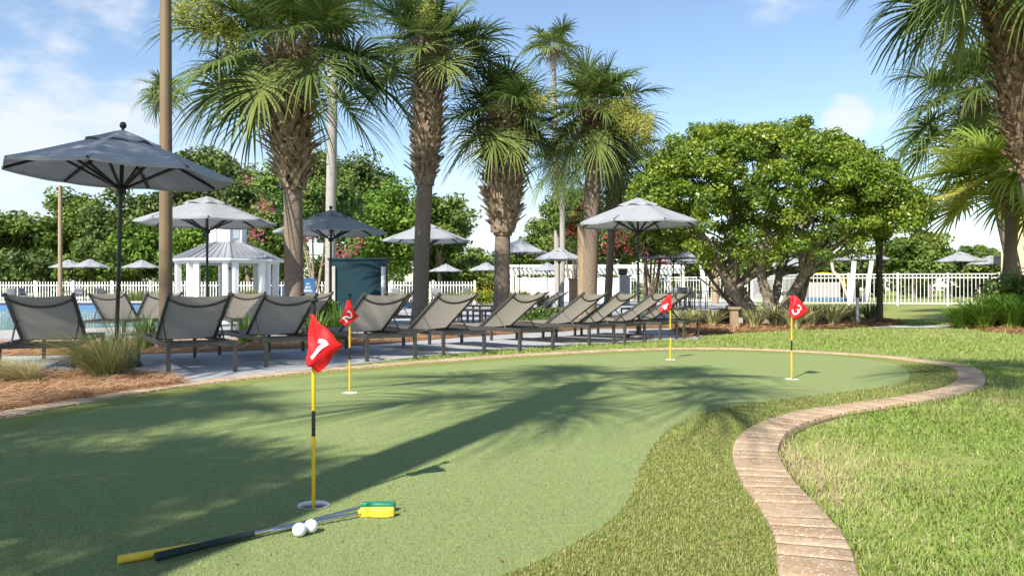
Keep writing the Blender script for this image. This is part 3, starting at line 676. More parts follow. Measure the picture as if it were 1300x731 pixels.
# ------------------------------------------------------------------ umbrellas
def make_umbrella():
    root = empty('patio_umbrella', (0, 0, 0)); Rr, zr, za = 1.13, 1.935, 2.37
    MB().tube([(0, 0, .04), (0, 0, 2.36)], .021, 12).build('pole', M['black'], root)
    MB().lathe([(0, 0), (.25, 0), (.25, .035), (.23, .055), (.07, .07), (.045, .09), (.045, .28), (.022, .29)], 24).build('base', M['alu'], root)
    def pt(a, r, za_, zr_, rr):                               # canopy height falls towards the rim, cloth sags between the ribs
        k = r / rr; sec = (a / (pi / 4)) % 1.0; m = 4 * sec * (1 - sec)
        rad = r * (1 - (1 - cos(pi / 8)) * (1 - abs(2 * sec - 1) ** 1.5) * 1.0)
        z = za_ + (zr_ - za_) * (k ** 1.04) - .020 * m * k ** 1.2 + .006 * sin(a * 5 + k * 6) * k
        return Vector((rad * cos(a), rad * sin(a), z))
    c = MB().grid(lambda u, v: pt(u * 2 * pi, .2 + (Rr - .2) * v, za - .025, zr, Rr), 64, 12).build('canopy', M['canvas'], root, weld=True)
    hm = MB().grid(lambda u, v: pt(u * 2 * pi, Rr, za - .025, zr, Rr) + Vector((0, 0, -.028 * v)), 64, 1).build('hem', M['canvas'], c, weld=True)
    MB().grid(lambda u, v: pt(u * 2 * pi, .02 + .37 * v, za + .004, za - .135, .39) + Vector((0, 0, .012 * sin(u * 16 * pi) * v)), 64, 5).build('vent', M['canvas'], c, weld=True)
    for k in range(8):
        a = k * pi / 4; e = pt(a, Rr, za - .03, zr - .012, Rr); i_ = Vector((.04 * cos(a), .04 * sin(a), za - .05))
        MB().tube([i_, i_.lerp(e, .5) + Vector((0, 0, -.012)), e], .0125, square=True).build('rib', M['black'], root)
        m = i_.lerp(e, .55) + Vector((0, 0, -.012)); MB().tube([Vector((.045 * cos(a), .045 * sin(a), 1.79)), m], .0115, square=True).build('strut', M['black'], root)
    MB().lathe([(.02, 1.73), (.05, 1.74), (.05, 1.81), (.02, 1.82)], 14).build('hub', M['black'], root)
    MB().lathe([(0, 2.36), (.016, 2.36), (.013, 2.385), (.030, 2.395), (.036, 2.42), (.024, 2.447), (0, 2.455)], 14).build('finial', M['black'], root)
    return root
UMB = make_umbrella(); ufirst = True
def umbrella(px, D, s, sz, label, tilt=(0, 0), rz=.2):
    global ufirst
    o = UMB if ufirst else copy_tree(UMB); ufirst = False
    o.location = (X(px, D), D, -.006); o.scale = (s, s, sz); o.rotation_euler = (tilt[0], tilt[1], rz); tag(o, label, 'umbrella', 'grey patio umbrellas round the pool')
umbrella(147, 7.9, .955, 1.0, 'largest grey patio umbrella, over the gap between the two leftmost loungers', (0, R(1.6)), R(12))
umbrella(263, 13.2, 1.0, .985, 'grey patio umbrella in front of the white gazebo', rz=R(22))
umbrella(420, 15.8, 1.0, 1.0, 'grey patio umbrella above the teal wall', rz=R(10))
umbrella(541, 21.5, 1.06, 1.1, 'grey patio umbrella behind the palm trunk right of the teal wall', rz=R(3))
umbrella(811, 12.6, .87, .945, 'grey patio umbrella standing at the right end of the lounger row', (0, R(-.5)), R(15))
umbrella(87, 54, 1.12, 1.2, 'small far umbrella overlapped by its neighbour beyond the left picket fence', rz=R(5))
umbrella(114, 51, 1.08, 1.17, 'small far umbrella right behind the thin wooden pole', rz=R(15))
umbrella(180, 53, 1.1, 1.18, 'small far umbrella between the two poles', rz=R(25))
umbrella(660, 30, .95, 1.14, 'pale umbrella just right of the shaggy palm, left of two others', rz=R(8))
umbrella(710, 32, .93, 1.05, 'pale umbrella left of the wooden post, in front of the pergola', rz=R(18))
umbrella(695, 45, .90, .98, 'small pale umbrella under two larger ones before the white panel fence', rz=R(2))
umbrella(566, 47, .90, .98, 'small far umbrella between two palm trunks, left of a twin', rz=R(9))
umbrella(617, 46, .92, 1.0, 'small far umbrella touching the shaggy palm trunk', rz=R(14))
umbrella(855, 26, .93, .95, 'grey umbrella half behind the left edge of the tree crown', rz=R(7))
umbrella(876, 35, .93, 1.02, 'pale umbrella low behind the left side of the tree crown', rz=R(20))
umbrella(865, 31, .86, .99, 'umbrella whose pole stands between two others by the right dining chairs', rz=R(31))
umbrella(1095, 42, 1.22, 1.24, 'pale umbrella beyond the white railing beside the dark post', rz=R(10))
umbrella(1219, 45, 1.2, 1.25, 'pale umbrella beyond the right end of the white railing', rz=R(4))
umbrella(1258, 50, 1.2, 1.25, 'pale umbrella behind the leaning fan palm trunk', rz=R(14))
umbrella(1003, 44, 1.2, 1.1, 'pale umbrella glimpsed through the stems of the multi stemmed tree', rz=R(14))

# ------------------------------------------------------------------ palms
def frond(rng, Lp, Lb, nl, az, el, sag, stiff, wscale=1.0):
    d = np.array([cos(az) * cos(el), sin(az) * cos(el), sin(el)]); up = np.array([0, 0, 1.])
    Lc = Lb * .42; tot = Lp + Lc
    def spine(s):                                             # s in metres along petiole + costa
        k = s / tot; return d * s - up * sag * tot * k ** 2.2
    S = np.linspace(0, Lp, 6); pet = np.array([spine(s) for s in S])
    e = (spine(Lp + .02) - spine(Lp - .02)); e /= np.linalg.norm(e)
    side = np.cross(e, up); side /= np.linalg.norm(side) + 1e-9; roll = rng.normal(0, .25)
    nrm = np.cross(side, e); side = side * cos(roll) + nrm * sin(roll); side /= np.linalg.norm(side)
    u = np.linspace(-1, 1, nl); phi = u * R(142) + rng.normal(0, .03, nl)
    org = np.array([spine(Lp + Lc * (1 - abs(q)) ** .9) for q in u])
    tng = np.array([(spine(Lp + Lc * (1 - abs(q)) + .02) - spine(Lp + Lc * (1 - abs(q)) - .02)) for q in u]); tng = unit(tng)
    nr = unit(np.cross(np.repeat(side[None], nl, 0), tng))
    nr = np.where(nr[:, 2:3] < -0.2, -nr, nr)
    dirs = tng * np.cos(phi)[:, None] + side[None] * np.sin(phi)[:, None] + nr * (.30 * np.abs(np.sin(phi)))[:, None]
    dirs = unit(dirs); ln = Lb * (.70 + .30 * np.cos(u * 1.35)) * rng.uniform(.88, 1.05, nl)
    T = np.array([0, .25, .5, .75, 1.0])
    Pn = org[:, None] + dirs[:, None] * (ln[:, None] * T[None])[..., None]
    dr = (1 - stiff) * rng.uniform(.6, 1.4, nl)
    Pn[..., 2] -= (ln * dr)[:, None] * (T ** 3.2)[None] * .80
    Pn += (rng.normal(0, .02, (nl, 1, 3)) * T[None, :, None])
    sd = unit(np.cross(dirs, nr) + nr * rng.normal(0, .22, nl)[:, None])
    wd = np.array([.85, 1.15, 1.0, .74, .20])[None] * (.036 * Lb * wscale) * rng.uniform(.8, 1.2, nl)[:, None]
    V, F = strips(Pn, sd, wd)
    pv, pf = strips(pet[None], side[None], np.full((1, 6), .028)); pv2, pf2 = strips(pet[None], np.cross(e, side)[None], np.full((1, 6), .018))
    return [(V, F), (pv, pf), (pv2, pf2)]
def crown_mesh(seed, n, Lp, Lb, nl=40, el_hi=80, el_lo=-55, sag=.22, stiff=.35, ylw=.0, wscale=1.0, rimy=.3):
    rng = np.random.default_rng(seed); Vs = []; Fs = []; Ts = []; k = 0
    for i in range(n):
        q = i / (n - 1); el = R(el_hi + (el_lo - el_hi) * q ** .85) + rng.normal(0, .10); az = i * 2.399963 + rng.normal(0, .2)
        s = rng.uniform(.85, 1.12) * (.8 + .2 * min(1, q * 4)); t0 = rng.uniform(.22, .55) + ylw + (rimy if q > .8 and rng.random() < .45 else 0)
        for j, (V, F) in enumerate(frond(rng, Lp * s, Lb * s, nl, az, el, sag * (.6 + .9 * q), stiff * rng.uniform(.75, 1.2), wscale)):
            Vs.append(V); Fs.append(F + k); k += len(V)
            Ts.append(np.repeat(t0 + rng.normal(0, .07, len(F) // 4), 4) if j == 0 else np.full(len(F), .72))
    return np_mesh('crown', np.concatenate(Vs), np.concatenate(Fs), np.concatenate(Ts))
def boots_mesh(seed, path, r0, z0, z1, ln=.30, out=.5, step=.075, wd=.062, per=8):
    rng = random.Random(seed); mb = MB()
    def at(z):
        for a, b in zip(path[:-1], path[1:]):
            if a.z <= z <= b.z: return a.lerp(b, (z - a.z) / (b.z - a.z))
        return path[-1]
    z = z0; row = 0
    while z < z1:
        c = at(z); fr = (z - z0) / (z1 - z0)
        for k in range(per):
            a = (k + .5 * (row % 2)) * 2 * pi / per + rng.uniform(-.2, .2); d = Vector((cos(a), sin(a), 0)); t = Vector((-sin(a), cos(a), 0))
            for sgn in ((-1, 1) if rng.random() < .85 else (0,)):     # each base splits into a criss-crossing pair
                l = ln * rng.uniform(.65, 1.25); o_ = out * rng.uniform(.6, 1.35); r = r0 * min(1.0, .66 + 1.15 * fr)
                p0 = c + d * r * .93 + t * sgn * .055 + Vector((0, 0, rng.uniform(-.03, .03))); p1 = p0 + Vector((0, 0, l * .55)) + d * l * .16 * o_ - t * sgn * l * .20; p2 = p0 + Vector((0, 0, l * .92)) + d * l * .62 * o_ - t * sgn * l * .42
                w_ = wd * rng.uniform(.75, 1.2); vs = []
                for p, ww, th in ((p0, w_, .05), (p1, w_ * .8, .036), (p2, w_ * .62, .022)):
                    for q in ((-1, -1), (1, -1), (1, 1), (-1, 1)): vs.append(p + t * q[0] * ww / 2 + d * q[1] * th / 2)
                mb.add(vs, [(i + j, i + (j + 1) % 4, i + 4 + (j + 1) % 4, i + 4 + j) for i in (0, 4) for j in range(4)] + [(8, 9, 10, 11)])
        z += step * rng.uniform(.85, 1.15); row += 1
    return mb
def cluster_np(rng, pts, n, rad, size, stretch=(1, 1, 1)):
    pts = np.asarray(pts); idx = rng.integers(0, len(pts), n)
    c = pts[idx] + rng.normal(0, 1, (n, 3)) * np.array(stretch) * (rad if np.isscalar(rad) else np.asarray(rad)[idx][:, None])
    a = unit(rng.normal(0, 1, (n, 3))); b = unit(np.cross(a, rng.normal(0, 1, (n, 3)))); s = size * rng.uniform(.6, 1.3, n)[:, None]
    V = np.stack([c - a * s * .5, c + b * s * .27, c + a * s * .5, c - b * s * .27], 1).reshape(-1, 3)
    return V, np.arange(n * 4).reshape(-1, 4), idx
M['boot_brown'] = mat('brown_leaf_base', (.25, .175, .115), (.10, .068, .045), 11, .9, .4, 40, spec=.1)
def palm(label, base, top, rt, crown, boots=None, husk=0, blooms=(), seed=1, tm='trunk', group='palms beside the pool', bend=.12, name='cabbage_palm', cm='palm', flare=1.25, cat='palm tree'):
    base = Vector(base); top = Vector(top); root = empty(name, base, 0, label, cat, group)
    t = top - base; n = 14; path = []
    sv = Vector((t.y, -t.x, 0)); sv = sv.normalized() if sv.length > .01 else Vector((1, 0, 0))
    for i in range(n + 1):
        k = i / n; p = Vector((t.x * k ** 1.3, t.y * k ** 1.3, t.z * k)) + sv * bend * sin(pi * k) * .6; path.append(p)
    rad = [rt * (1 + (flare - 1) * math.exp(-p.z / .22) + .02 * sin(p.z * 9)) * (1 - .06 * p.z / max(t.z, 1)) for p in path]
    MB().tube(path, rad, 18).build('trunk', M[tm], root)
    if boots:
        z0, r0, kw = boots; r0m = r0
        mb = boots_mesh(seed, path, r0, z0, t.z + .05, **kw)
        z1_ = t.z + .05; inner = [p for p in path if p.z > z0 - .1]; mb.tube([p.copy() for p in inner], [r0 * .92 * min(1.0, .60 + 1.15 * max(0, (p.z - z0) / (z1_ - z0))) for p in inner], 12)
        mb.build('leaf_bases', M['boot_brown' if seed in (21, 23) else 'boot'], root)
    c = link('crown', crown_mesh(seed, **crown), M[cm], root); c.location = t
    if husk:                                                   # brown fibre and dead leaf remains under the crown
        rng = np.random.default_rng(seed + 50); nn = husk; az = rng.uniform(0, 2 * pi, nn); el = rng.uniform(-1.3, .2, nn); l = rng.uniform(.25, .6, nn)
        d = np.stack([np.cos(az) * np.cos(el), np.sin(az) * np.cos(el), np.sin(el)], 1); p0 = np.array(t)[None] + np.stack([np.cos(az) * rt * 1.3, np.sin(az) * rt * 1.3, rng.uniform(-.55, .1, nn)], 1)
        S = np.array([0, .5, 1]); Pn = p0[:, None] + d[:, None] * (l[:, None] * S)[..., None]; Pn[..., 2] -= .25 * l[:, None] * S ** 2
        V, F = strips(Pn, unit(np.cross(d, rng.normal(0, 1, (nn, 3)))), np.full((nn, 3), .03) * np.array([1, .8, .2]))
        link('dead_leaves', np_mesh('dead_leaves', V, F, np.repeat(rng.random(nn), 2)), M['husk'], root)
    for bi, (off, size, nb) in enumerate(blooms):
        rng = np.random.default_rng(seed + 90 + bi); off = np.array(off); k = rng.random((26, 1)) ** .7
        pts = np.array(t)[None] + off[None] * (.45 + .65 * k) + rng.normal(0, size * .36, (26, 3)); pts[:, 2] -= (k[:, 0] ** 2) * size * .5
        V, F, idx = cluster_np(rng, pts, nb, size * .19, .042, (1, 1, 1.3))
        mbs = np.array([[0, 0, 0]]); link('flower_cluster', np_mesh('flower_cluster', V, F, rng.random(nb)), M['bloom'], root)
    return root
BIG = dict(ln=.30, out=.85, step=.085, wd=.075, per=8)
def ph(px, py, D): return P(px, py, D)
# the row beside the pool
palm('stout cabbage palm with a wide shaggy collar of leaf bases, behind the third lounger', (X(373, 13.6), 13.6, 0), ph(367, 72, 13.6), .165, dict(n=40, Lp=1.0, Lb=.98, nl=48, el_hi=85, el_lo=-30, sag=.18, stiff=.60), (2.5, .29, dict(ln=.42, out=.95, step=.115, wd=.105, per=7)), 220, (((-1.30, -1.0, .62), .46, 6500),), 11)
palm('tall cabbage palm with criss crossed leaf bases right of the teal wall', (X(533, 17.2), 17.2, 0), ph(549, 66, 17.2), .175, dict(n=36, Lp=.78, Lb=.92, nl=44, el_hi=85, el_lo=-25, sag=.16, stiff=.66), (3.05, .27, dict(ln=.40, out=.75, step=.115, wd=.10, per=7)), 120, (((-.1, -.6, .8), .35, 900),), 12)
palm('cabbage palm with the thickest shaggy barrel of leaf bases, left of the pale umbrellas', (X(636, 17.6), 17.6, 0), ph(643, 150, 17.6), .175, dict(n=34, Lp=.68, Lb=.86, nl=44, el_hi=85, el_lo=-38, sag=.18, stiff=.62), (2.05, .37, dict(ln=.42, out=.8, step=.115, wd=.11, per=9)), 160, (((.75, -.8, .30), .30, 2200),), 13)
palm('cabbage palm with reddish bark under its crown, right of the wooden post', (X(746, 18.4), 18.4, 0), ph(757, 140, 18.4), .20, dict(n=38, Lp=.7, Lb=.85, nl=44, el_hi=88, el_lo=-44, sag=.18, stiff=.62), (3.35, .17, dict(ln=.45, out=.35, step=.13, wd=.07, per=8)), 200, (((.85, -1.15, -.45), .44, 8000), ((.3, -.75, -.05), .28, 1200)), 14)
palm('thinner palm with a ragged dry collar half hidden behind the reddish palm', (X(771, 22), 22, 0), ph(783, 205, 22), .11, dict(n=26, Lp=.8, Lb=.85, nl=34, el_hi=70, el_lo=-60, sag=.25, stiff=.25), (2.4, .16, dict(ln=.3, out=1.2, step=.13, wd=.08, per=7)), 200, (((1.3, -.2, .4), .3, 700),), 15)
palm('small round headed palm on a slim pale trunk between the two shaggy palms', (X(712, 34), 34, 0), ph(712, 208, 34), .125, dict(n=30, Lp=.75, Lb=.85, nl=30, el_hi=85, el_lo=-50, sag=.2, stiff=.35), None, 60, (), 16, 'trunkw', flare=1.1)
palm('tallest distant palm whose small head rises above the row', (X(708, 38), 38, 0), ph(702, 62, 38), .14, dict(n=18, Lp=.7, Lb=.95, nl=30, el_hi=85, el_lo=-15, sag=.25, stiff=.55, ylw=.12, wscale=1.5), None, 120, (), 17, 'trunkw', flare=1.1, name='fan_palm')
palm('distant palm mostly hidden behind the tall tan pole', (X(211, 34), 34, 0), ph(208, 118, 34), .13, dict(n=15, Lp=.5, Lb=.75, nl=28, el_hi=85, el_lo=-25, sag=.25, stiff=.55, ylw=.15, wscale=1.6), None, 300, (), 18, 'trunkw', flare=1.1, name='fan_palm')
palm('very tall smooth pale palm trunk behind the teal wall, its head above the frame', (X(419, 23), 23, 0), ph(427, -55, 23), .15, dict(n=30, Lp=.8, Lb=.9, nl=34, el_hi=85, el_lo=-40, sag=.25, stiff=.4), (7.2, .16, dict(ln=.4, out=.3, step=.16, wd=.08, per=7)), 160, (), 19, 'trunkw', flare=1.15, name='fan_palm')
# right side
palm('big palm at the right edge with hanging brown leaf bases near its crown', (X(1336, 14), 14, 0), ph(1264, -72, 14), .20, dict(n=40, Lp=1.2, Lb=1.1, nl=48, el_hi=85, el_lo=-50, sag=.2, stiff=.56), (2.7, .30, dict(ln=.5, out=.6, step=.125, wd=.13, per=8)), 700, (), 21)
palm('leaning fan palm with broad yellow green fans over the strap leaved shrub', (X(1273, 20), 20, 0), ph(1284, 222, 20), .15, dict(n=30, Lp=.95, Lb=1.4, nl=46, el_hi=62, el_lo=-22, sag=.16, stiff=.72, ylw=.18, wscale=1.3), (2.6, .2, dict(ln=.35, out=.4, step=.15, wd=.12, per=7)), 60, (), 22, name='fan_palm', cm='palmy', bend=.3)
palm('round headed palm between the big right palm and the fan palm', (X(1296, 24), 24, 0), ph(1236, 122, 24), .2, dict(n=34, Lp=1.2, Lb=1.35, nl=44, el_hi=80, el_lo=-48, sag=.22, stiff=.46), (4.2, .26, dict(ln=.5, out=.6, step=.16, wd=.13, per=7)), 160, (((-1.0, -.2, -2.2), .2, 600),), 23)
# palms standing beside and behind the viewpoint; their shadows cross the green
def shade_palm(sx, sy, h, base, seed, label, n=30, Lp=.95, Lb=1.0, boots=None):
    top = Vector((sx, sy, 0)) + SUNV * (h / SUNV.z)
    palm(label, base if base else (top.x, top.y, -.01), top, .17, dict(n=n, Lp=Lp, Lb=Lb, nl=36, el_hi=70, el_lo=-35, sag=.2, stiff=.3), boots, 0, (), seed, group='palms behind the viewpoint', bend=.0 if base else .1)
SB = dict(ln=.3, out=.8, step=.13, wd=.08, per=8)
shade_palm(.62, 6.4, 6.0, (-2.55, -1.1, -.01), 31, 'leaning cabbage palm beside the viewpoint', 17, .95, .85)
shade_palm(-1.80, 3.0, 5.2, None, 32, 'cabbage palm behind the left end of the green', 34, .45, .68)
shade_palm(-2.30, 5.05, 6.2, None, 33, 'cabbage palm left of the green', 22, .4, .62)
shade_palm(-2.75, 9.9, 8.0, None, 34, 'tall cabbage palm beyond the left end of the green', 34)
shade_palm(5.0, 7.4, 9.0, None, 35, 'tall cabbage palm behind the viewpoint on the lawn', 18, .6, .8)

# ------------------------------------------------------------------ broadleaf trees
def limb(mb, a, b, r0, r1, rng, bow=.12, n=7):
    a = Vector(a); b = Vector(b); d = b - a; s = Vector((rng.uniform(-1, 1), rng.uniform(-1, 1), rng.uniform(-.4, .6))) * d.length * bow
    s2 = Vector((rng.uniform(-1, 1), rng.uniform(-1, 1), rng.uniform(-.5, .5))) * d.length * bow * .4
    pts = [a + d * (i / n) + s * sin(pi * i / n) + s2 * sin(2 * pi * i / n) for i in range(n + 1)]
    mb.tube(pts, [r0 + (r1 - r0) * (i / n) for i in range(n + 1)], 9); return pts
def clump_leaves(rng, centers, rads, n, size, flat=.7, tone=None, up=.35):
    K = len(centers); centers = np.asarray(centers); idx = rng.integers(0, K, n)
    off = unit(rng.normal(0, 1, (n, 3))) * (rng.random((n, 1)) ** .45) * np.asarray(rads)[idx][:, None] * np.array([1, 1, flat]); c = centers[idx] + off
    nr = unit(unit(off) * .5 + rng.normal(0, .6, (n, 3)) + np.array([0, 0, up])); a = unit(np.cross(nr, rng.normal(0, 1, (n, 3)))); b = np.cross(nr, a)
    s = (size * rng.uniform(.65, 1.35, n))[:, None]
    V = np.stack([c - a * s * .5, c + b * s * .30 + nr * s * .06, c + a * s * .5, c - b * s * .30 + nr * s * .06], 1).reshape(-1, 3)
    if tone is None: tone = rng.normal(.45, .16, K)
    return V, np.arange(n * 4).reshape(-1, 4), np.clip(tone[idx] + rng.normal(0, .13, n), 0, 1)
def tree(label, px, D, hw, ytop, ybot, leafm, seed, cat='tree', group='trees behind the pool', n=9000, size=.30, K=70, lobes=7, name='broadleaf_tree', flowers=None, stems=1, barkm='bark', base_py=None, fullness=1.0):
    rng = np.random.default_rng(seed); rr = random.Random(seed); s = D / FPX
    x0 = X(px, D); root = empty(name, (x0, D, -.02), 0, label, cat, group); zt = Z(ytop, D); zb = max(Z(ybot, D), .2); w_ = hw * s; H = zt - zb
    lob = []
    for i in range(lobes):                                     # uneven crown: lobes of different heights
        a = i * 2.4 + rr.uniform(-.4, .4); q = rr.uniform(.15, .62); lob.append((q * w_ * cos(a), q * w_ * .8 * sin(a), zb + H * rr.uniform(.30, .72), rr.uniform(.32, .5) * w_, rr.uniform(.22, .34) * H))
    lob.append((rr.uniform(-.15, .15) * w_, 0, zb + H * .72, .45 * w_, .28 * H)); lob.append((0, 0, zb + H * .38, .62 * w_, .36 * H))
    cs = []; rads = []
    for k in range(K):
        l = lob[k % len(lob)]; d = unit(rng.normal(0, 1, 3)) * rng.uniform(.62, 1.0); cs.append((l[0] + d[0] * l[3], l[1] + d[1] * l[3], max(zb * .9, l[2] + d[2] * l[4]))); rads.append(rng.uniform(.15, .29) * (w_ * H) ** .5 * fullness)
    V, F, T = clump_leaves(rng, cs, rads, int(n * 1.7), size * .92, up=.6)
    mb = MB()
    if stems == 1:
        tp = Vector((rr.uniform(-.1, .1) * w_, 0, zb + H * .5)); limb(mb, (0, 0, 0), tp, .05 * w_ + .08, .05, rr, .05)
        for l in lob[:6]: limb(mb, (0, 0, zb + H * .12), (l[0], l[1], l[2]), .02 * w_ + .04, .02, rr, .1)
    else:
        for i in range(stems):
            a = i * 2 * pi / stems; l = lob[i % len(lob)]; limb(mb, (.12 * cos(a), .12 * sin(a), 0), (l[0] * .8, l[1] * .8, l[2]), .055, .015, rr, .06)
    mb.build('trunk', M[barkm], root); link('crown', np_mesh('crown', V, F, T), M[leafm], root)
    if flowers:
        fm, fpts, fn, fs = flowers
        pts = []
        for (fx, fy, fr) in fpts:
            for _ in range(9): pts.append((X(fx, D) - x0 + rng.normal(0, fr * s * .55), -w_ * rng.uniform(.25, .8), Z(fy, D) + rng.normal(0, fr * s * .5)))
        V, F, idx = cluster_np(rng, pts, fn, fs * 1.3, fs); link('blossom', np_mesh('blossom', V, F, rng.random(fn)), M[fm], root)
    return root
T = tree
T('olive green tree at the far left edge behind the picket fence', 0, 70, 75, 268, 352, 'leaf_mid', 101, n=11000, size=.42)
T('rounded tree behind the largest umbrella pole, left of it', 95, 74, 62, 240, 352, 'leaf_mid', 102, n=10000, size=.42)
T('dark tree filling the gap behind the largest umbrella', 165, 70, 62, 236, 345, 'leaf_dark', 103, n=10000, size=.40)
T('bright green low tree behind the small umbrella between the poles', 175, 62, 48, 285, 358, 'leaf_lime', 104, n=7000, size=.34)
T('tallest dark tree rising above the gazebo on its left', 262, 72, 62, 188, 340, 'leaf_dark', 105, n=12000, size=.42)
T('dark tree directly behind the gazebo cupola', 318, 68, 55, 212, 345, 'leaf_dark', 106, n=10000, size=.40)
T('lime green bushy tree behind the left gazebo columns', 245, 56, 50, 268, 362, 'leaf_lime', 107, n=8000, size=.32)
T('dark tree behind the slim pale trunk above the teal wall', 445, 70, 62, 198, 340, 'leaf_dark', 108, n=11000, size=.40)
T('lime green rounded tree between the teal wall and the tall palm', 492, 54, 60, 218, 352, 'leaf_lime', 109, n=11000, size=.31)
T('mid green tree right of the tall palm trunk', 560, 58, 46, 246, 352, 'leaf_mid', 110, n=9000, size=.33)
T('low green tree seen below the gap of sky left of the shaggy palm', 600, 66, 42, 316, 362, 'leaf_mid', 111, n=6000, size=.36)
T('dark green tree behind the pale umbrellas', 688, 74, 58, 276, 350, 'leaf_mid', 112, n=9000, size=.40)
T('dark tree behind the reddish palm trunk', 775, 70, 60, 262, 350, 'leaf_dark', 113, n=9000, size=.38)
T('bright tree rounded beyond the railing right of the dark post', 1160, 72, 52, 298, 362, 'leaf_mid', 114, n=9000, size=.40)
T('pointed dark tree beyond the railing, tallest of the far right group', 1180, 80, 28, 296, 355, 'leaf_dark', 115, n=5000, size=.40)
T('far low tree behind the right umbrella pair', 1240, 82, 48, 312, 360, 'leaf_mid', 116, n=7000, size=.42)
T('far low tree behind the blue shade sail', 1085, 84, 55, 322, 362, 'leaf_dark', 117, n=7000, size=.42)
T('far low tree seen through the stems of the multi stemmed tree', 985, 82, 70, 318, 365, 'leaf_dark', 118, n=8000, size=.42)
T('far low tree behind the right dining chairs', 880, 84, 70, 315, 365, 'leaf_mid', 119, n=8000, size=.42)
T('mid green bush behind the gazebo between its right columns', 345, 60, 60, 270, 366, 'leaf_mid', 120, n=9000, size=.33)
T('dense bush behind the left picket fence at its left end', 30, 60, 70, 318, 370, 'leaf_dark', 121, n=7000, size=.34)
T('dense green bush behind the picket fence under the largest umbrella', 125, 58, 55, 305, 370, 'leaf_mid', 122, n=7000, size=.34)
T('dense lime bush behind the small umbrellas right of the teal wall', 590, 60, 70, 328, 370, 'leaf_mid', 123, n=8000, size=.32)
T('dense green bush behind the picket fence right of the gazebo', 440, 62, 60, 300, 370, 'leaf_dark', 124, n=8000, size=.34)
T('far hedge tree at the right edge beside the cream building', 1290, 78, 40, 320, 362, 'leaf_dark', 125, n=4000, size=.42)
T('crape myrtle with pink blossom behind the teal wall', 398, 30, 72, 196, 310, 'leaf_mid', 131, 'flowering tree', 'crape myrtles in bloom', n=13000, size=.17, flowers=('flower', ((350, 262, 7), (355, 268, 5), (400, 256, 7), (424, 262, 7), (435, 326, 8), (455, 318, 9), (462, 308, 7), (445, 335, 6), (402, 300, 5), (328, 232, 5), (375, 225, 4), (415, 285, 5), (340, 300, 4)), 800, .10), stems=6, barkm='barkt', name='crape_myrtle', K=90)
T('crape myrtle with red blossom behind the slim pale palm trunk', 728, 38, 42, 236, 325, 'leaf_mid', 132, 'flowering tree', 'crape myrtles in bloom', n=7000, size=.19, flowers=('flowerr', ((726, 280, 8), (732, 300, 8), (738, 262, 6), (722, 295, 6)), 450, .12), stems=5, barkm='barkt', name='crape_myrtle', K=60)
T('crape myrtle with tan stems behind the umbrella at the end of the row', 826, 26, 56, 246, 335, 'leaf_mid', 133, 'flowering tree', 'crape myrtles in bloom', n=10000, size=.16, flowers=('flowerr', ((790, 312, 8), (840, 330, 8), (800, 296, 7), (775, 300, 6), (815, 320, 7), (770, 312, 6)), 480, .10), stems=7, barkm='barkt', name='crape_myrtle', K=80)

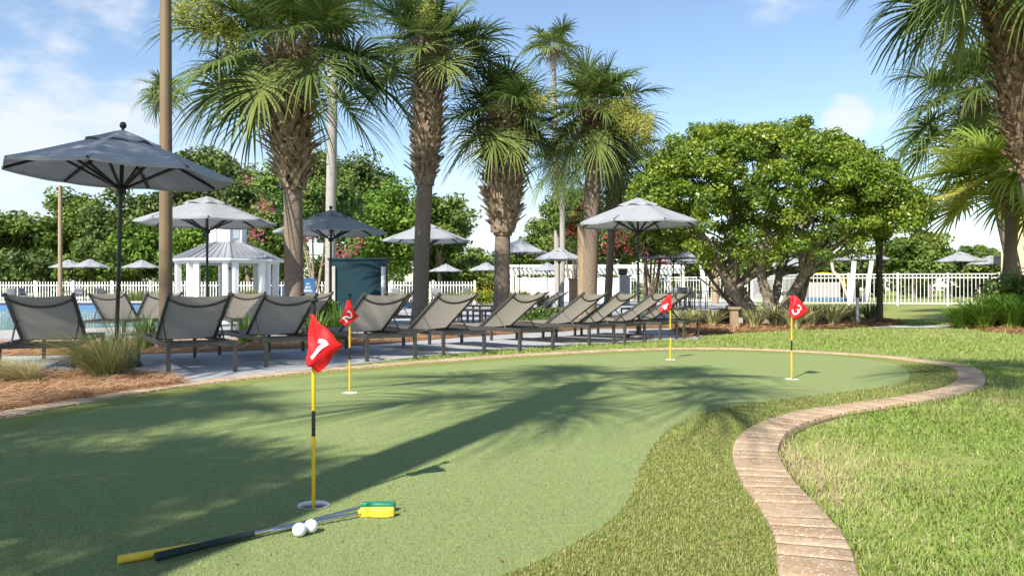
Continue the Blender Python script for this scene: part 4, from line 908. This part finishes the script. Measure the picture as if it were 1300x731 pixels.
def far_wood():
    rng = np.random.default_rng(400); cs = []; rads = []
    for i in range(420):
        px = rng.uniform(-80, 1400); D = rng.uniform(84, 96); top = 330 + 9 * math.sin(px * .021) + 6 * math.sin(px * .053 + 1); py = rng.uniform(top, 372)
        cs.append((X(px, D), D, max(.3, Z(py, D)))); rads.append(rng.uniform(.9, 1.7))
    V, F, T_ = clump_leaves(rng, cs, rads, 46000, .5, .8, None, .5); o = link('far_wood', np_mesh('far_wood', V, F, T_), M['leaf_dark']); tag(o, 'low dense dark green wood far beyond the white fences', 'wood', kind='stuff')
far_wood()
def ligustrum():
    rng = np.random.default_rng(77); rr = random.Random(77); B = G(968, 412.5); root = empty('multi_stemmed_tree', (B.x, B.y, -.02), 0, 'broad glossy leaved tree with many twisting stems in the pine straw bed', 'tree')
    D = B.y; s = D / FPX
    # crown outline read against the sky: (px, top py, bottom py)
    prof = [(806, 240, 266), (826, 205, 296), (850, 178, 314), (885, 160, 322), (930, 156, 322), (985, 154, 318), (1035, 160, 316), (1080, 186, 308), (1112, 216, 296), (1138, 240, 284), (1148, 256, 274)]
    pxs = np.array([p[0] for p in prof]); tops = np.array([p[1] for p in prof]); bots = np.array([p[2] + (14 if 870 < p[0] < 1060 else 8) for p in prof]); cs = []
    while len(cs) < 520:
        px = rng.uniform(806, 1148); t = np.interp(px, pxs, tops); b = np.interp(px, pxs, bots)
        half = 2.75 * math.sqrt(max(0.03, 1 - ((px - 978) / 178) ** 2)); y = rng.uniform(-1, 1)
        k = math.sqrt(max(0, 1 - y * y)); zt = (t - b) * (.25 + .75 * k) + b                 # lower towards front and back: a dome
        v = rng.random() ** .62 if rng.random() < .75 else rng.random()
        py = b + (zt - b) * v
        cs.append(((px - 968) * s, y * half, CAM_H - (py - HOR) / FPX * D))
    for _ in range(240):                                      # the lit outer skin of the dome
        px = rng.uniform(808, 1146); t = np.interp(px, pxs, tops); b = np.interp(px, pxs, bots); half = 2.75 * math.sqrt(max(0.03, 1 - ((px - 978) / 178) ** 2)); a = rng.uniform(-.95, .95)
        zt = (t - b) * (.25 + .75 * math.sqrt(1 - a * a)) + b; cs.append(((px - 968) * s, a * half, CAM_H - (zt + rng.uniform(8, 26) - HOR) / FPX * D))
    cs = np.array(cs); tone = np.clip(rng.normal(.44, .17, len(cs)), .1, .95)
    V, F, T_ = clump_leaves(rng, cs, rng.uniform(.18, .36, len(cs)), 160000, .070, .62, tone, up=.55)
    link('crown', np_mesh('crown', V, F, T_), M['leaf_ligu'], root)
    mb = MB()
    def W(px, py, dy): return Vector(((px - 968) * s, dy, CAM_H - (py - HOR) / FPX * D))
    stems = [([(962, 414, 0), (945, 392, -.1), (922, 362, -.2), (905, 322, -.2), (880, 285, -.1)], .15), ([(968, 414, .1), (955, 385, .2), (940, 350, .3), (938, 300, .2), (930, 250, .3)], .115),
             ([(974, 414, -.1), (972, 380, -.2), (960, 345, -.3), (962, 300, -.4), (975, 240, -.4)], .14), ([(978, 414, .1), (990, 378, .3), (1000, 340, .5), (1010, 300, .6), (1030, 240, .7)], .12),
             ([(982, 414, -.1), (994, 385, -.2), (1018, 340, -.3), (1028, 310, -.4), (1072, 262, -.5)], .14), ([(976, 414, .2), (985, 370, .6), (982, 320, .9), (990, 270, 1.1)], .07),
             ([(984, 414, 0), (1005, 398, .1), (1024, 370, .2), (1026, 330, .3), (1022, 290, .3)], .13), ([(966, 414, .2), (950, 398, .5), (930, 370, .9), (905, 330, 1.2)], .07)]
    tips = []
    for pts, r in stems:
        q = [W(*p) for p in pts]; dense = []
        for i in range(len(q) - 1):
            p0, p1, p2, p3 = q[max(i - 1, 0)], q[i], q[i + 1], q[min(i + 2, len(q) - 1)]
            for k in range(5):
                t = k / 5; dense.append(.5 * (2 * p1 + (p2 - p0) * t + (2 * p0 - 5 * p1 + 4 * p2 - p3) * t * t + (3 * p1 - p0 - 3 * p2 + p3) * t ** 3) + Vector((rr.uniform(-.012, .012), rr.uniform(-.012, .012), 0)))
        dense.append(q[-1]); n = len(dense)
        mb.tube(dense, [r * (1.35 * math.exp(-i / 1.6) * .4 + 1 - .62 * i / n + rr.uniform(-.06, .06)) for i in range(n)], 10)
        tips += [(dense[int(n * f)], r * (1 - .6 * f)) for f in (.45, .6, .75, .92)]
    for tp, r in tips:
        near = sorted(range(len(cs)), key=lambda i: (Vector(cs[i]) - tp).length)
        for j in rr.sample(near[:40], 3): limb(mb, tp, cs[j], r * .5, .010, rr, .14)
    mb.build('trunk', M['bark'], root)
ligustrum()

# ------------------------------------------------------------------ grass clumps, strap leaved plants, low shrubs
def blade_clump(name, label, cat, loc, n, h, spread, wd, m, seed, group=None, lean=(0, 0), droop=.5, rb=.08, tone=(.45, .2)):
    rng = np.random.default_rng(seed); az = rng.uniform(0, 2 * pi, n); out = rng.random(n) ** .7 * spread; hh = h * rng.uniform(.55, 1.1, n)
    d = np.stack([np.cos(az), np.sin(az), np.zeros(n)], 1); p = d * (rng.random(n) ** .5 * rb)[:, None]; S = np.linspace(0, 1, 7)
    Pn = p[:, None] + d[:, None] * (out[:, None] * (S ** 1.5)[None])[..., None]
    Pn[..., 0] += lean[0] * (S ** 1.5)[None]; Pn[..., 1] += lean[1] * (S ** 1.5)[None]
    dr = droop * (out / spread)[:, None]; Pn[..., 2] += hh[:, None] * (S[None] * (1 + dr) - dr * 1.0 * S[None] ** 2.6)
    Pn[..., 2] = np.maximum(Pn[..., 2], .004)
    tw = unit(np.stack([-np.sin(az), np.cos(az), rng.normal(0, .35, n)], 1))
    V, F = strips(Pn, tw, np.array([.7, 1, 1, .9, .7, .45, .08])[None] * wd * rng.uniform(.6, 1.3, n)[:, None])
    o = link(name, np_mesh(name, V, F, np.repeat(rng.normal(tone[0], tone[1], n), 6)), m); o.location = loc; tag(o, label, cat, group); return o
g = G(134, 483); gg = 'grasses in the pine straw bed beside the green'
blade_clump('fountain_grass', 'large arching green fountain grass between the two leftmost loungers', 'ornamental grass', (g.x, g.y, 0), 1250, .40, .47, .0034, M['fount'], 1, gg, (-.14, -.06), .6, .11, (.40, .24))
g = G(158, 476); blade_clump('grass_tuft', 'tall thin upright green stems rising behind the large fountain grass', 'ornamental grass', (g.x, g.y, 0), 260, .66, .40, .0030, M['fount'], 2, gg, (.02, 0), .25, .09, (.3, .18))
g = G(30, 489); blade_clump('fountain_grass', 'straw coloured dry fountain grass clump at the left edge', 'ornamental grass', (g.x, g.y, 0), 900, .22, .36, .0042, M['fount'], 3, gg, (-.16, -.06), .8, .10, (.74, .16))
g = G(-60, 492); blade_clump('fountain_grass', 'green fountain grass just beyond the left edge of the view', 'ornamental grass', (g.x, g.y, 0), 600, .25, .3, .0055, M['fount'], 4, gg, (-.1, 0), .8, .1, (.4, .2))
g = G(1272, 416.5)
rngl = np.random.default_rng(9)
def liriope():
    root = empty('strap_leaf_shrub', (g.x, g.y, 0), 0, 'large mound of glossy dark green strap leaves at the right edge', 'shrub')
    for i, (dx, dy, s) in enumerate(((-.42, -.1, .8), (0, -.25, .95), (.45, -.1, 1.1), (-.2, .35, 1.0), (.3, .4, 1.15), (.85, .1, 1.1), (.9, -.35, .9), (-.62, .25, .7), (1.3, 0, 1.1))):
        o = blade_clump('leaf_clump', None, None, (dx, dy, 0), 620, .56 * s, .52, .022, M['lirio'], 60 + i, None, (0, 0), .75, .16, (.45, .22)); o.parent = root
liriope()
fl = [(905, 414, .4, .45), (880, 413, .36, .4), (925, 411, .4, .42), (867, 415, .34, .4), (985, 415, .46, .45), (1008, 417, .42, .42), (958, 416, .40, .4), (1030, 414, .44, .45), (1058, 413.5, .50, .5), (1082, 409, .42, .42), (1105, 407, .46, .42), (1068, 408, .40, .42), (1040, 408, .40, .42)]
wh = ['pale strap leaved plant left of the tan pedestal', 'pale strap leaved plant second left of the tan pedestal', 'dark strap leaved plant touching the black box', 'pale strap leaved plant nearest the end of the lounger row', 'pale strap leaved plant at the foot of the tree stems',
      'pale strap leaved plant right behind the number 3 flag pole', 'pale strap leaved plant at the left foot of the tree stems', 'pale strap leaved plant right of the number 3 flag', 'largest pale strap leaved plant between flag 3 and the white post', 'green strap leaved plant left of the white bollard light',
      'green strap leaved plant between the white bollard light and dark post', 'green strap leaved plant behind the largest pale one', 'green strap leaved plant behind the number 3 flag on its right']
for i, ((px, py, h, sp), lb) in enumerate(zip(fl, wh)):
    p = G(px, py); dark = 'green' in lb or 'dark' in lb
    blade_clump('flax_lily', lb, 'plant', (p.x, p.y, 0), 130, h, sp, .026, M['flax'], 200 + i, 'strap leaved plants under the tree', droop=.55, rb=.1, tone=(.22, .15) if dark else (.62, .25))
sp = [(186, 442, .42, .26, 'green tuft growing between the first two loungers on the pool side'), (312, 437, .38, .22, 'green tuft behind the second lounger'), (432, 434, .55, .2, 'tall narrow green tuft left of the teal wall'), (402, 431, .42, .3, 'lime green tuft behind the third lounger'),
      (672, 421, .30, .5, 'dark green tuft behind the third lounger right of flag 2'), (695, 420, .28, .5, 'dark green tuft in front of the reclined loungers'), (330, 428, .4, .25, 'green tuft near the wide trunked palm'), (800, 412, .3, .4, 'pale tuft behind the umbrella at the end of the row')]
for i, (px, py, h, sp_, lb) in enumerate(sp):
    p = G(px, py); blade_clump('grass_tuft', lb, 'plant', (p.x, p.y, 0), 170, h, sp_, .014, M['lirio'], 300 + i, 'tufts in the mulch strip', droop=.3, rb=.1, tone=(.6 if 'lime' in lb else .4, .2))
for i, (px, D, h, sp_, lb) in enumerate(((175, 37, .75, 1.1, 'feathery green grass on the pool side by the tan pole'), (195, 38, .7, 1.0, 'feathery green grass beside its neighbour by the tan pole'), (318, 35, .8, .5, 'green plant in front of the gazebo columns'), (345, 37, .5, .8, 'yellow green plant at the right gazebo column'),
                                        (575, 36, .7, .8, 'feathery grass between two palms in front of far umbrellas'), (668, 33, .55, .45, 'pointed grass before the white panel fence, left one'), (692, 33, .6, .45, 'pointed grass before the white panel fence, right one'))):
    blade_clump('feather_grass', lb, 'ornamental grass', (X(px, D), D, 0), 420, h, sp_, .03, M['fount'], 330 + i, 'feathery grasses round the pool', droop=.4, rb=.3, tone=(.25, .15))
def bush(label, px, D, wdt, h, leafm, seed, flowers=None, n=2500, size=.08):
    rng = np.random.default_rng(seed); cs = np.stack([rng.uniform(-.5, .5, 30) * wdt, rng.uniform(-.4, .4, 30) * wdt * .6, rng.uniform(.2, .85, 30) * h], 1); V, F, T_ = clump_leaves(rng, cs, np.full(30, .3 * h), n, size)
    root = empty('flowering_bush' if flowers else 'low_bush', (X(px, D), D, 0), 0, label, 'bush'); link('foliage', np_mesh('foliage', V, F, T_), M[leafm], root)
    if flowers:
        V, F, i_ = cluster_np(rng, cs + np.array([0, -.1, .2 * h]), 700, .25 * h, .07); link('blossom', np_mesh('blossom', V, F, rng.random(700)), M[flowers], root)
bush('yellow flowering bush left of the shaggy palm trunk', 622, 34, 1.6, .75, 'leaf_lime', 1, 'flowery'); bush('yellow flowering bush right of the shaggy palm trunk', 655, 34, .9, .7, 'leaf_lime', 2, 'flowery')
bush('dark green low bush behind the loungers right of the shaggy palm', 685, 15.6, 1.1, .42, 'leaf_dark', 3, None, 3000, .06); bush('lime green bush beside the wide trunked palm', 404, 15.2, .5, .62, 'leaf_lime', 4, None, 2200, .07)
bush('dark green bush at the right edge above the strap leaves', 1296, 17, 1.2, 1.2, 'leaf_mid', 5, None, 4000, .09)

# ------------------------------------------------------------------ poles, posts, pedestal, teal wall, sign
def pole_thing(name, label, px, D, r0, r1, h, m, cat='pole'):
    root = empty(name, (X(px, D), D, -.01), 0, label, cat)
    MB().tube([(0, 0, 0), (0, 0, h * .5), (0, 0, h)], [r0, (r0 + r1) / 2, r1], 20).build('shaft', M[m], root)
    MB().lathe([(0, 0), (r0 * 1.9, 0), (r0 * 1.9, .03), (r0 * 1.15, .05)], 20).build('base_plate', M[m], root)
    return root
pl = pole_thing('light_pole', 'tall round tan pole rising past the frame behind the second lounger', 210.5, 10.2, .088, .058, 7.2, 'pole')
mb = MB(); mb.lathe([(.03, 7.2), (.16, 7.22), (.2, 7.3), (.16, 7.42), (0, 7.46)], 18); mb.build('lamp_head', M['pole'], pl)
pp = pole_thing('wooden_pole', 'thin weathered wooden pole behind the leftmost lounger', 76.5, 15, .040, .036, 2.75, 'wood')
def post_cap(D, px, h, r): pass
r = empty('dark_post', (*G(1116.5, 412)[:2], -.01), 0, 'rough dark wooden post in the pine straw before the white railing', 'post')
MB().tube([(0, 0, 0), (.006, 0, .6), (-.004, 0, 1.2), (0, 0, 1.83)], [.078, .066, .068, .074], 14).build('shaft', M['darkpost'], r); MB().tube([(0, 0, 1.80), (0, 0, 1.86)], .086, 12).build('cap', M['darkpost'], r)
r = empty('bollard_light', (*G(1088.5, 411.5)[:2], -.01), 0, 'slim white post with a dark upper half among the strap leaved plants', 'bollard')
MB().tube([(0, 0, 0), (0, 0, .60)], .033, 14).build('shaft', M['paint'], r); MB().tube([(0, 0, .60), (0, 0, 1.0)], .045, 14).build('lamp_head', M['darkpost'], r)
p = G(932, 415.5); r = empty('power_pedestal', (p.x, p.y, -.01), R(10), 'square tan utility pedestal with a cap left of the tree stems', 'pedestal')
MB().box((0, 0, .19), (.13, .13, .38)).build('body', M['wood'], r, bevel=.006); MB().box((0, 0, .40), (.19, .19, .05)).build('cap', M['wood'], r, bevel=.008); MB().box((.11, -.06, .15), (.085, .05, .12)).build('outlet_box', M['greyw'], r, bevel=.006)
p = G(920, 413); r = empty('utility_box', (p.x, p.y, -.01), R(8), 'black upright utility box beside the tan pedestal', 'utility box'); MB().box((0, 0, .19), (.21, .14, .33)).build('body', M['black'], r, bevel=.008); MB().box((0, 0, .365), (.23, .16, .02)).build('lid', M['black'], r, bevel=.004); MB().box((0, 0, .012), (.23, .16, .025)).build('foot', M['black'], r)
r = empty('wooden_post', (X(737, 18.3), 18.3, -.01), 0, 'square tan wooden post touching the reddish palm trunk', 'post'); MB().box((0, 0, 1.13), (.13, .13, 2.26)).build('shaft', M['wood'], r, bevel=.006); MB().box((0, 0, 2.28), (.16, .16, .04)).build('cap', M['wood'], r, bevel=.005)
r = empty('wooden_box', (X(731, 20.5), 20.5, -.01), 0, 'tan wooden bin behind the square wooden post', 'bin'); MB().box((0, 0, .53), (.34, .34, 1.0)).build('body', M['wood'], r, bevel=.01); MB().box((0, 0, 1.05), (.38, .38, .04)).build('lid', M['wood'], r, bevel=.008)

D = 18.0; r = empty('teal_wall', (X(452.5, D), D, -.01), R(-3), 'dark teal rectangular screen wall between two pale posts', 'wall')
wv = 73 * D / FPX; hv = Z(328.5, D); MB().box((0, .20, hv / 2 + .02), (wv, .30, hv - .04)).build('panel', M['teal'], r, bevel=.012); MB().box((0, .20, hv + .008), (wv + .05, .36, .05)).build('top_trim', M['teal'], r, bevel=.008)
MB().box((-wv / 2 + .115, .02, (hv - .16) / 2), (.10, .05, hv - .16)).build('post', M['greyw'], r, bevel=.006); MB().tube([(wv / 2 - .03, -.02, 0), (wv / 2 - .03, -.02, hv - .17)], .052, 16).build('post', M['paint'], r)
MB().box((0, .20, .04), (wv + .04, .36, .08)).build('plinth', M['greyw'], r, bevel=.006)

LET = {'D': [[(0, 0), (0, 1), (.35, 1), (.6, .75), (.6, .25), (.35, 0), (0, 0)]], 'O': [[(.1, .1), (0, .5), (.1, .9), (.3, 1), (.5, .9), (.6, .5), (.5, .1), (.3, 0), (.1, .1)]], 'N': [[(0, 0), (0, 1), (.6, 0), (.6, 1)]], 'T': [[(0, 1), (.6, 1)], [(.3, 1), (.3, 0)]],
       'E': [[(.55, 0), (0, 0), (0, 1), (.55, 1)], [(0, .5), (.45, .5)]], 'R': [[(0, 0), (0, 1), (.4, 1), (.58, .85), (.58, .65), (.4, .5), (0, .5)], [(.3, .5), (.6, 0)]]}
def lettering(mb, text, cx, cz, h, y, st=.17):
    adv = .85; wt = (len(text) - 1) * adv + .6; k = h
    for i, chh in enumerate(text):
        for pl_ in LET[chh]:
            for a, b in zip(pl_[:-1], pl_[1:]):
                a_ = Vector((cx + (i * adv + a[0] - wt / 2) * k, y, cz + (a[1] - .5) * k)); b_ = Vector((cx + (i * adv + b[0] - wt / 2) * k, y, cz + (b[1] - .5) * k)); t = (b_ - a_).normalized(); s_ = Vector((-t.z, 0, t.x)) * st * k / 2; e = t * st * k / 2
                mb.add([a_ - e - s_, b_ + e - s_, b_ + e + s_, a_ - e + s_], [(0, 1, 2, 3)])
D = 20.0; r = empty('notice_sign', (X(393, D), D, -.01), 0, 'blue sign reading DO NOT ENTER beside the wide trunked palm', 'sign')
zt, zb = Z(352.5, D), Z(377, D); MB().box((0, 0, (zt + zb) / 2), (.30, .03, zt - zb)).build('panel', M['navy'], r, bevel=.004)
for s in (-1, 1): MB().box((s * .1, .03, (zt - .05) / 2), (.03, .03, zt - .05)).build('post', M['greyw'], r)
mb = MB()
for tx, py in (('DO', 359.7), ('NOT', 364.2), ('ENTER', 368.4)): lettering(mb, tx, -.03, Z(py, D), .052, -.0185, .2)
mb.build('lettering', M['white'], r.children[0])
r = empty('notice_sign', (X(362.5, 20.6), 20.6, -.01), 0, 'narrow blue board showing at the left of the wide trunked palm', 'sign'); MB().box((0, 0, .66), (.16, .03, .44)).build('panel', M['navy'], r, bevel=.004); MB().box((0, .03, .33), (.03, .03, .66)).build('post', M['greyw'], r)

# ------------------------------------------------------------------ gazebo, fences, pergola, sails, building
def gazebo():
    D = 40.0; root = empty('gazebo', (X(289.5, D), D, 0), 0, 'white octagonal gazebo with grey seamed roof and cupola', 'gazebo')
    Re, ze, zt, rt = 2.72, Z(330, D), Z(308.5, D), .86; a0 = pi / 8
    def oc(r, k): a = a0 + k * pi / 4; return Vector((r * cos(a), r * sin(a), 0))
    for k in range(8):
        for s in (-1, 1):
            v = oc(2.42, k); t = (oc(2.42, k + s) - v).normalized(); MB().box(v + t * .24 + Vector((0, 0, ze / 2 + .02)), (.24, .24, ze - .08), a0 + k * pi / 4 + s * pi / 8).build('column', M['paint'], root)
    mb = MB()
    for k in range(8):
        a, b = oc(2.42, k), oc(2.42, k + 1); mb.tube([a + Vector((0, 0, ze - .1)), b + Vector((0, 0, ze - .1))], .11, square=True)
    mb.build('beam', M['paint'], root)
    mb = MB(); seams = MB(); fas = MB()
    for k in range(8):
        a, b = oc(Re, k), oc(Re, k + 1); c, d = oc(rt, k), oc(rt, k + 1); up = lambda v, z: Vector((v.x, v.y, z))
        mb.add([up(a, ze), up(b, ze), up(d, zt), up(c, zt)], [(0, 1, 2, 3)]); mb.add([up(a, ze - .05), up(b, ze - .05), Vector((0, 0, ze - .05))], [(0, 2, 1)])
        fas.tube([up(a, ze - .05), up(b, ze - .05)], .045, square=True); seams.tube([up(a, ze + .02), up(c, zt + .02)], .04, square=True)
        for j in range(1, 6):
            q = j / 6; lo = a.lerp(b, q); m_ = c.lerp(d, q); seams.tube([up(lo, ze + .012), up(m_, zt + .012)], .022, square=True)
    rf = mb.build('roof', M['roofm'], root); seams.build('seam', M['roofm'], rf); fas.build('fascia', M['paint'], rf)
    cu = MB(); z1 = zt + 1.25; P8 = [oc(.84, k) for k in range(8)]; cu.prism([(p.x, p.y) for p in P8], zt - .05, z1); cb = cu.build('cupola', M['paint'], root)
    for k in range(8):
        m_ = (oc(.84, k) + oc(.84, k + 1)) / 2; ang = a0 + k * pi / 4 + pi / 8 + pi / 2; n = m_.normalized()
        MB().box(m_ + n * .012 + Vector((0, 0, zt + .55)), (.36, .03, .7), ang).build('vent_panel', M['vinyl'], cb, bevel=.006)
        MB().box(oc(.85, k) + Vector((0, 0, (zt + z1) / 2)), (.1, .1, z1 - zt), a0 + k * pi / 4).build('corner_trim', M['paint'], cb)
    cr = MB()
    for k in range(8): a, b = oc(1.08, k), oc(1.08, k + 1); cr.add([a + Vector((0, 0, z1)), b + Vector((0, 0, z1)), Vector((0, 0, z1 + .7))], [(0, 1, 2)]); cr.add([a + Vector((0, 0, z1)), b + Vector((0, 0, z1)), Vector((0, 0, z1))], [(0, 2, 1)])
    cr.build('cupola_roof', M['roofm'], root); MB().lathe([(2.75, 0), (2.75, .08), (0, .08)], 8).build('floor', M['deck'], root)
    MB().lathe([(.02, ze - .05), (.02, ze - .35), (.14, ze - .38), (.10, ze - .52), (0, ze - .54)], 12).build('pendant', M['black'], root)
gazebo()
def picket_fence(name, label, pts, h, step, wd, rails, postw, m, post_every, point=False, group=None):
    root = empty(name, (pts[0].x, pts[0].y, -.01), 0, label, 'fence', group); o0 = pts[0].copy()
    rl = MB(); pk = MB(); posts = []
    for a, b in zip(pts[:-1], pts[1:]):
        d = b - a; L = d.length; t = d.normalized(); ang = math.atan2(t.y, t.x)
        for z in rails: rl.box((a + b) / 2 - o0 + Vector((0, 0, z)), (L, .03, .05), ang)
        n = int(L / step)
        for i in range(n):
            p = a + t * (step * (i + .5)) - o0; pk.box(p + Vector((0, -.022 * cos(ang), h / 2 + .03)), (wd, .016, h - .08), ang)
        k = max(1, round(L / post_every))
        for i in range(k): posts.append((a + d * (i / k) - o0, ang))
    posts.append((pts[-1] - o0, 0))
    p_ = rl.build('rail', m, root); pk.build('pickets', m, root)
    for q, ang in posts:
        MB().box(q + Vector((0, 0, (h + .06) / 2)), (postw, postw, h + .06), ang).build('post', m, root)
picket_fence('picket_fence', 'white picket fence beyond the pool on the left side', [Vector((-36, 48, 0)), Vector((-17, 47.2, 0)), Vector((-2.2, 46.5, 0))], 1.28, .175, .052, (.3, 1.05), .13, M['vinyl'], 2.4)
picket_fence('metal_railing', 'white metal railing with double top rail on the right lawn', [Vector((X(1016, 39.6), 39.6, 0)), Vector((X(1268, 38), 38, 0))], 1.56, .178, .024, (.12, 1.37, 1.545), .075, M['paint'], 2.52)
picket_fence('metal_railing', 'white metal railing behind the multi stemmed tree and dining chairs', [Vector((X(792, 50), 50, 0)), Vector((X(955, 47), 47, 0)), Vector((X(1014, 40), 40, 0))], 1.56, .178, .027, (.12, 1.37, 1.545), .08, M['paint'], 2.5)
def panel_fence():
    D = 50; root = empty('panel_fence', (X(655, D), D, -.01), 0, 'solid white panel fence under the pergola', 'fence'); x1 = X(800, D) - X(655, D); mb = MB(); h = Z(352.5, D)
    n = int(x1 / .19)
    for i in range(n): mb.box((.19 * i + .095, 0, h / 2), (.178, .03, h - .1))
    mb.build('panel', M['vinyl'], root); rl = MB()
    for z in (.1, h - .05): rl.box((x1 / 2, -.02, z), (x1, .05, .12))
    rl.build('rail', M['vinyl'], root)
    for i in range(5): MB().box((x1 * i / 4, -.01, h / 2 + .04), (.13, .13, h + .08)).build('post', M['vinyl'], root)
panel_fence()
def pergola():
    D = 55; root = empty('pergola', (X(650, D), D, 0), 0, 'long white pergola with slatted top behind the palms', 'pergola'); x1 = X(866, D) - X(650, D); z1 = Z(337, D)
    for y, nm in ((0, 0), (4.5, 1)):
        MB().box((x1 / 2, y, z1 - .38), (x1 + .3, .14, .34)).build('beam', M['paint'], root)
        for fx in (0, .345, .36, .68, 1.0): MB().box((x1 * fx, y, (z1 - .55) / 2), (.24, .24, z1 - .55)).build('post', M['paint'], root)
    mb = MB(); n = 40
    for i in range(n): mb.box((x1 * i / (n - 1), 2.2, z1 - .10), (.07, 5.6, .2))
    for y in (.2, 1.7, 3.0, 4.3): mb.box((x1 / 2, y, z1 + .03), (x1 + .4, .06, .06))
    mb.build('slats', M['paint'], root)
pergola()
r = empty('speaker_pillar', (X(793, 40), 40, 0), 0, 'dark square pillar with a black box on top before the pergola', 'pillar'); MB().box((0, 0, .75), (.5, .4, 1.5)).build('shaft', M['greyfurn'], r, bevel=.02); MB().box((-.1, 0, 1.68), (.42, .4, .32)).build('top_box', M['black'], r, bevel=.02)
def sail(label, c, posts):
    root = empty('shade_sail', (c[0].x, c[0].y, 0), 0, label, 'shade sail'); o0 = Vector((c[0].x, c[0].y, 0))
    A, B, C_ = [p - o0 for p in c]
    def f(u, v):
        p = A * (1 - u) + (B * (1 - v) + C_ * v) * u; cen = (A + B + C_) / 3; e = u * (1 - u) + u * v * (1 - v); return p + (cen - p) * .16 * e * 2 - Vector((0, 0, .25 * e))
    MB().grid(f, 10, 10).build('fabric', M['sail'], root, thick=.01)
    for a, b in posts: MB().tube([a - o0, b - o0], .15, 14).build('post', M['paint'], root)
sail('blue shade sail on slanted white posts beyond the railing', (P(1022, 335, 50), P(1088, 314, 50), P(1100, 318, 56)), ((P(1080, 383, 49.5), P(1087, 303, 49.5)), (P(1099, 383, 55), P(1109, 318, 55))))
sail('blue shade sail behind the left stems of the multi stemmed tree', (P(905, 333, 52), P(975, 316, 52), P(990, 330, 58)), ((P(896, 383, 52), P(889, 322, 52)), (P(985, 383, 57), P(983, 326, 57))))
r = empty('wooden_pole', (X(908, 44), 44, -.01), 0, 'thick tan round pole behind the tree on its left', 'pole'); MB().tube([(0, 0, 0), (0, 0, 3.6)], [.2, .17], 14).build('shaft', M['wood'], r); MB().lathe([(.18, 3.6), (.2, 3.62), (0, 3.7)], 14).build('cap', M['wood'], r)
def building():
    D = 42; x0 = X(1271, D); root = empty('cream_building', (x0, D, 0), -math.atan2(x0, D) - R(1), 'cream stucco building with tan pilasters at the right edge', 'building')
    MB().box((8, 5, 3.9), (16, 10, 6.2)).build('wall', M['cream'], root); MB().box((8, 5, .45), (16.1, 10.1, .9)).build('base_band', M['greyw'], root)
    for i in range(5):
        MB().box((.5 + 3.6 * i, -.12, 3.45), (.45, .25, 6.9)).build('pilaster', M['wood'], root)
        w_ = MB().box((2.3 + 3.6 * i, -.03, 2.4), (1.5, .08, 1.7)).build('window', M['paint'], root); MB().box((2.3 + 3.6 * i, -.085, 2.4), (1.3, .03, 1.5)).build('pane', M['glass'], w_)
    MB().box((8, 5, 7.12), (16.8, 10.8, .25)).build('roof', M['greyw'], root)
building()
r = empty('water_slide', (X(1045, 56), 56, 0), 0, 'pale play structure with yellow tubes beyond the white railing', 'play structure')
MB().box((0, 0, .75), (2.2, .5, 1.1)).build('panel', M['greyw'], r, bevel=.05); MB().tube([(-2, 0, .2), (-1.9, 0, 1.2), (-1.4, 0, 1.8), (0, 0, 1.95), (1.4, 0, 1.8), (1.6, 0, 1.0)], .07, 10).build('tube_rail', M['yellow'], r); MB().tube([(1.8, 0, .1), (1.2, 0, 1.6), (.7, 0, 2.1), (.6, 0, 2.7)], .11, 10).build('spout', M['coping'], r); MB().box((0, 0, .1), (5.5, 1.2, .2)).build('basin', M['tile'], r)

# dining chairs beyond the loungers and by the far pool side
def make_chair(m):
    r = empty('patio_chair', (0, 0, 0)); MB().box((0, 0, .44), (.5, .5, .03)).build('seat', m, r, bevel=.01)
    MB().grid(lambda u, v: Vector(((u - .5) * .48, .25 + .10 * v + .02 * (1 - (2 * u - 1) ** 2), .46 + .42 * v)), 6, 5).build('backrest', m, r, thick=.02)
    for sx in (-1, 1):
        for y in (-.23, .24): MB().box((sx * .24, y, .215), (.035, .035, .43)).build('leg', M['alu'], r)
        MB().tube([(sx * .25, -.22, .45), (sx * .25, -.22, .64), (sx * .25, .30, .66)], .016, square=True).build('armrest', M['alu'], r)
    return r
pc = make_chair(M['greyfurn']); pf = True
for px, D, rz, lb in ((861, 33, 200, 'grey patio chair at the left end of the dark dining table'), (872, 35, 20, 'grey patio chair facing away behind the dark dining table'), (886, 33, 100, 'pale backed patio chair nearest the tree stems'), (850, 36, 300, 'grey patio chair beside the umbrella poles'),
                      (84, 43, 150, 'grey patio chair by the thin wooden pole at the fence'), (100, 44, 30, 'grey patio chair right of its neighbour at the fence'), (132, 42, 60, 'teal grey patio chair left of the largest umbrella pole'), (16, 43, 200, 'patio chair at the far left by the picket fence'), (34, 42, 80, 'patio chair second from the left by the picket fence'),
                      (505, 40, 170, 'patio chair right of the teal wall by the fence'), (555, 40, 10, 'pale patio chair between the two palms by the fence'), (597, 39, 40, 'patio chair left of the yellow flowers')):
    o = pc if pf else copy_tree(pc); pf = False; o.location = (X(px, D), D, -.008); o.rotation_euler = (0, 0, R(rz)); tag(o, lb, 'chair', 'patio chairs round the pool')
for px, D, lb in ((866, 34, 'dark dining table among the patio chairs left of the tree'), (92, 43.3, 'dark dining table at the far picket fence'), (150, 42, 'dark low table left of the tan pole at the fence')):
    table(px, D, lb, .9, .74, 1.2)
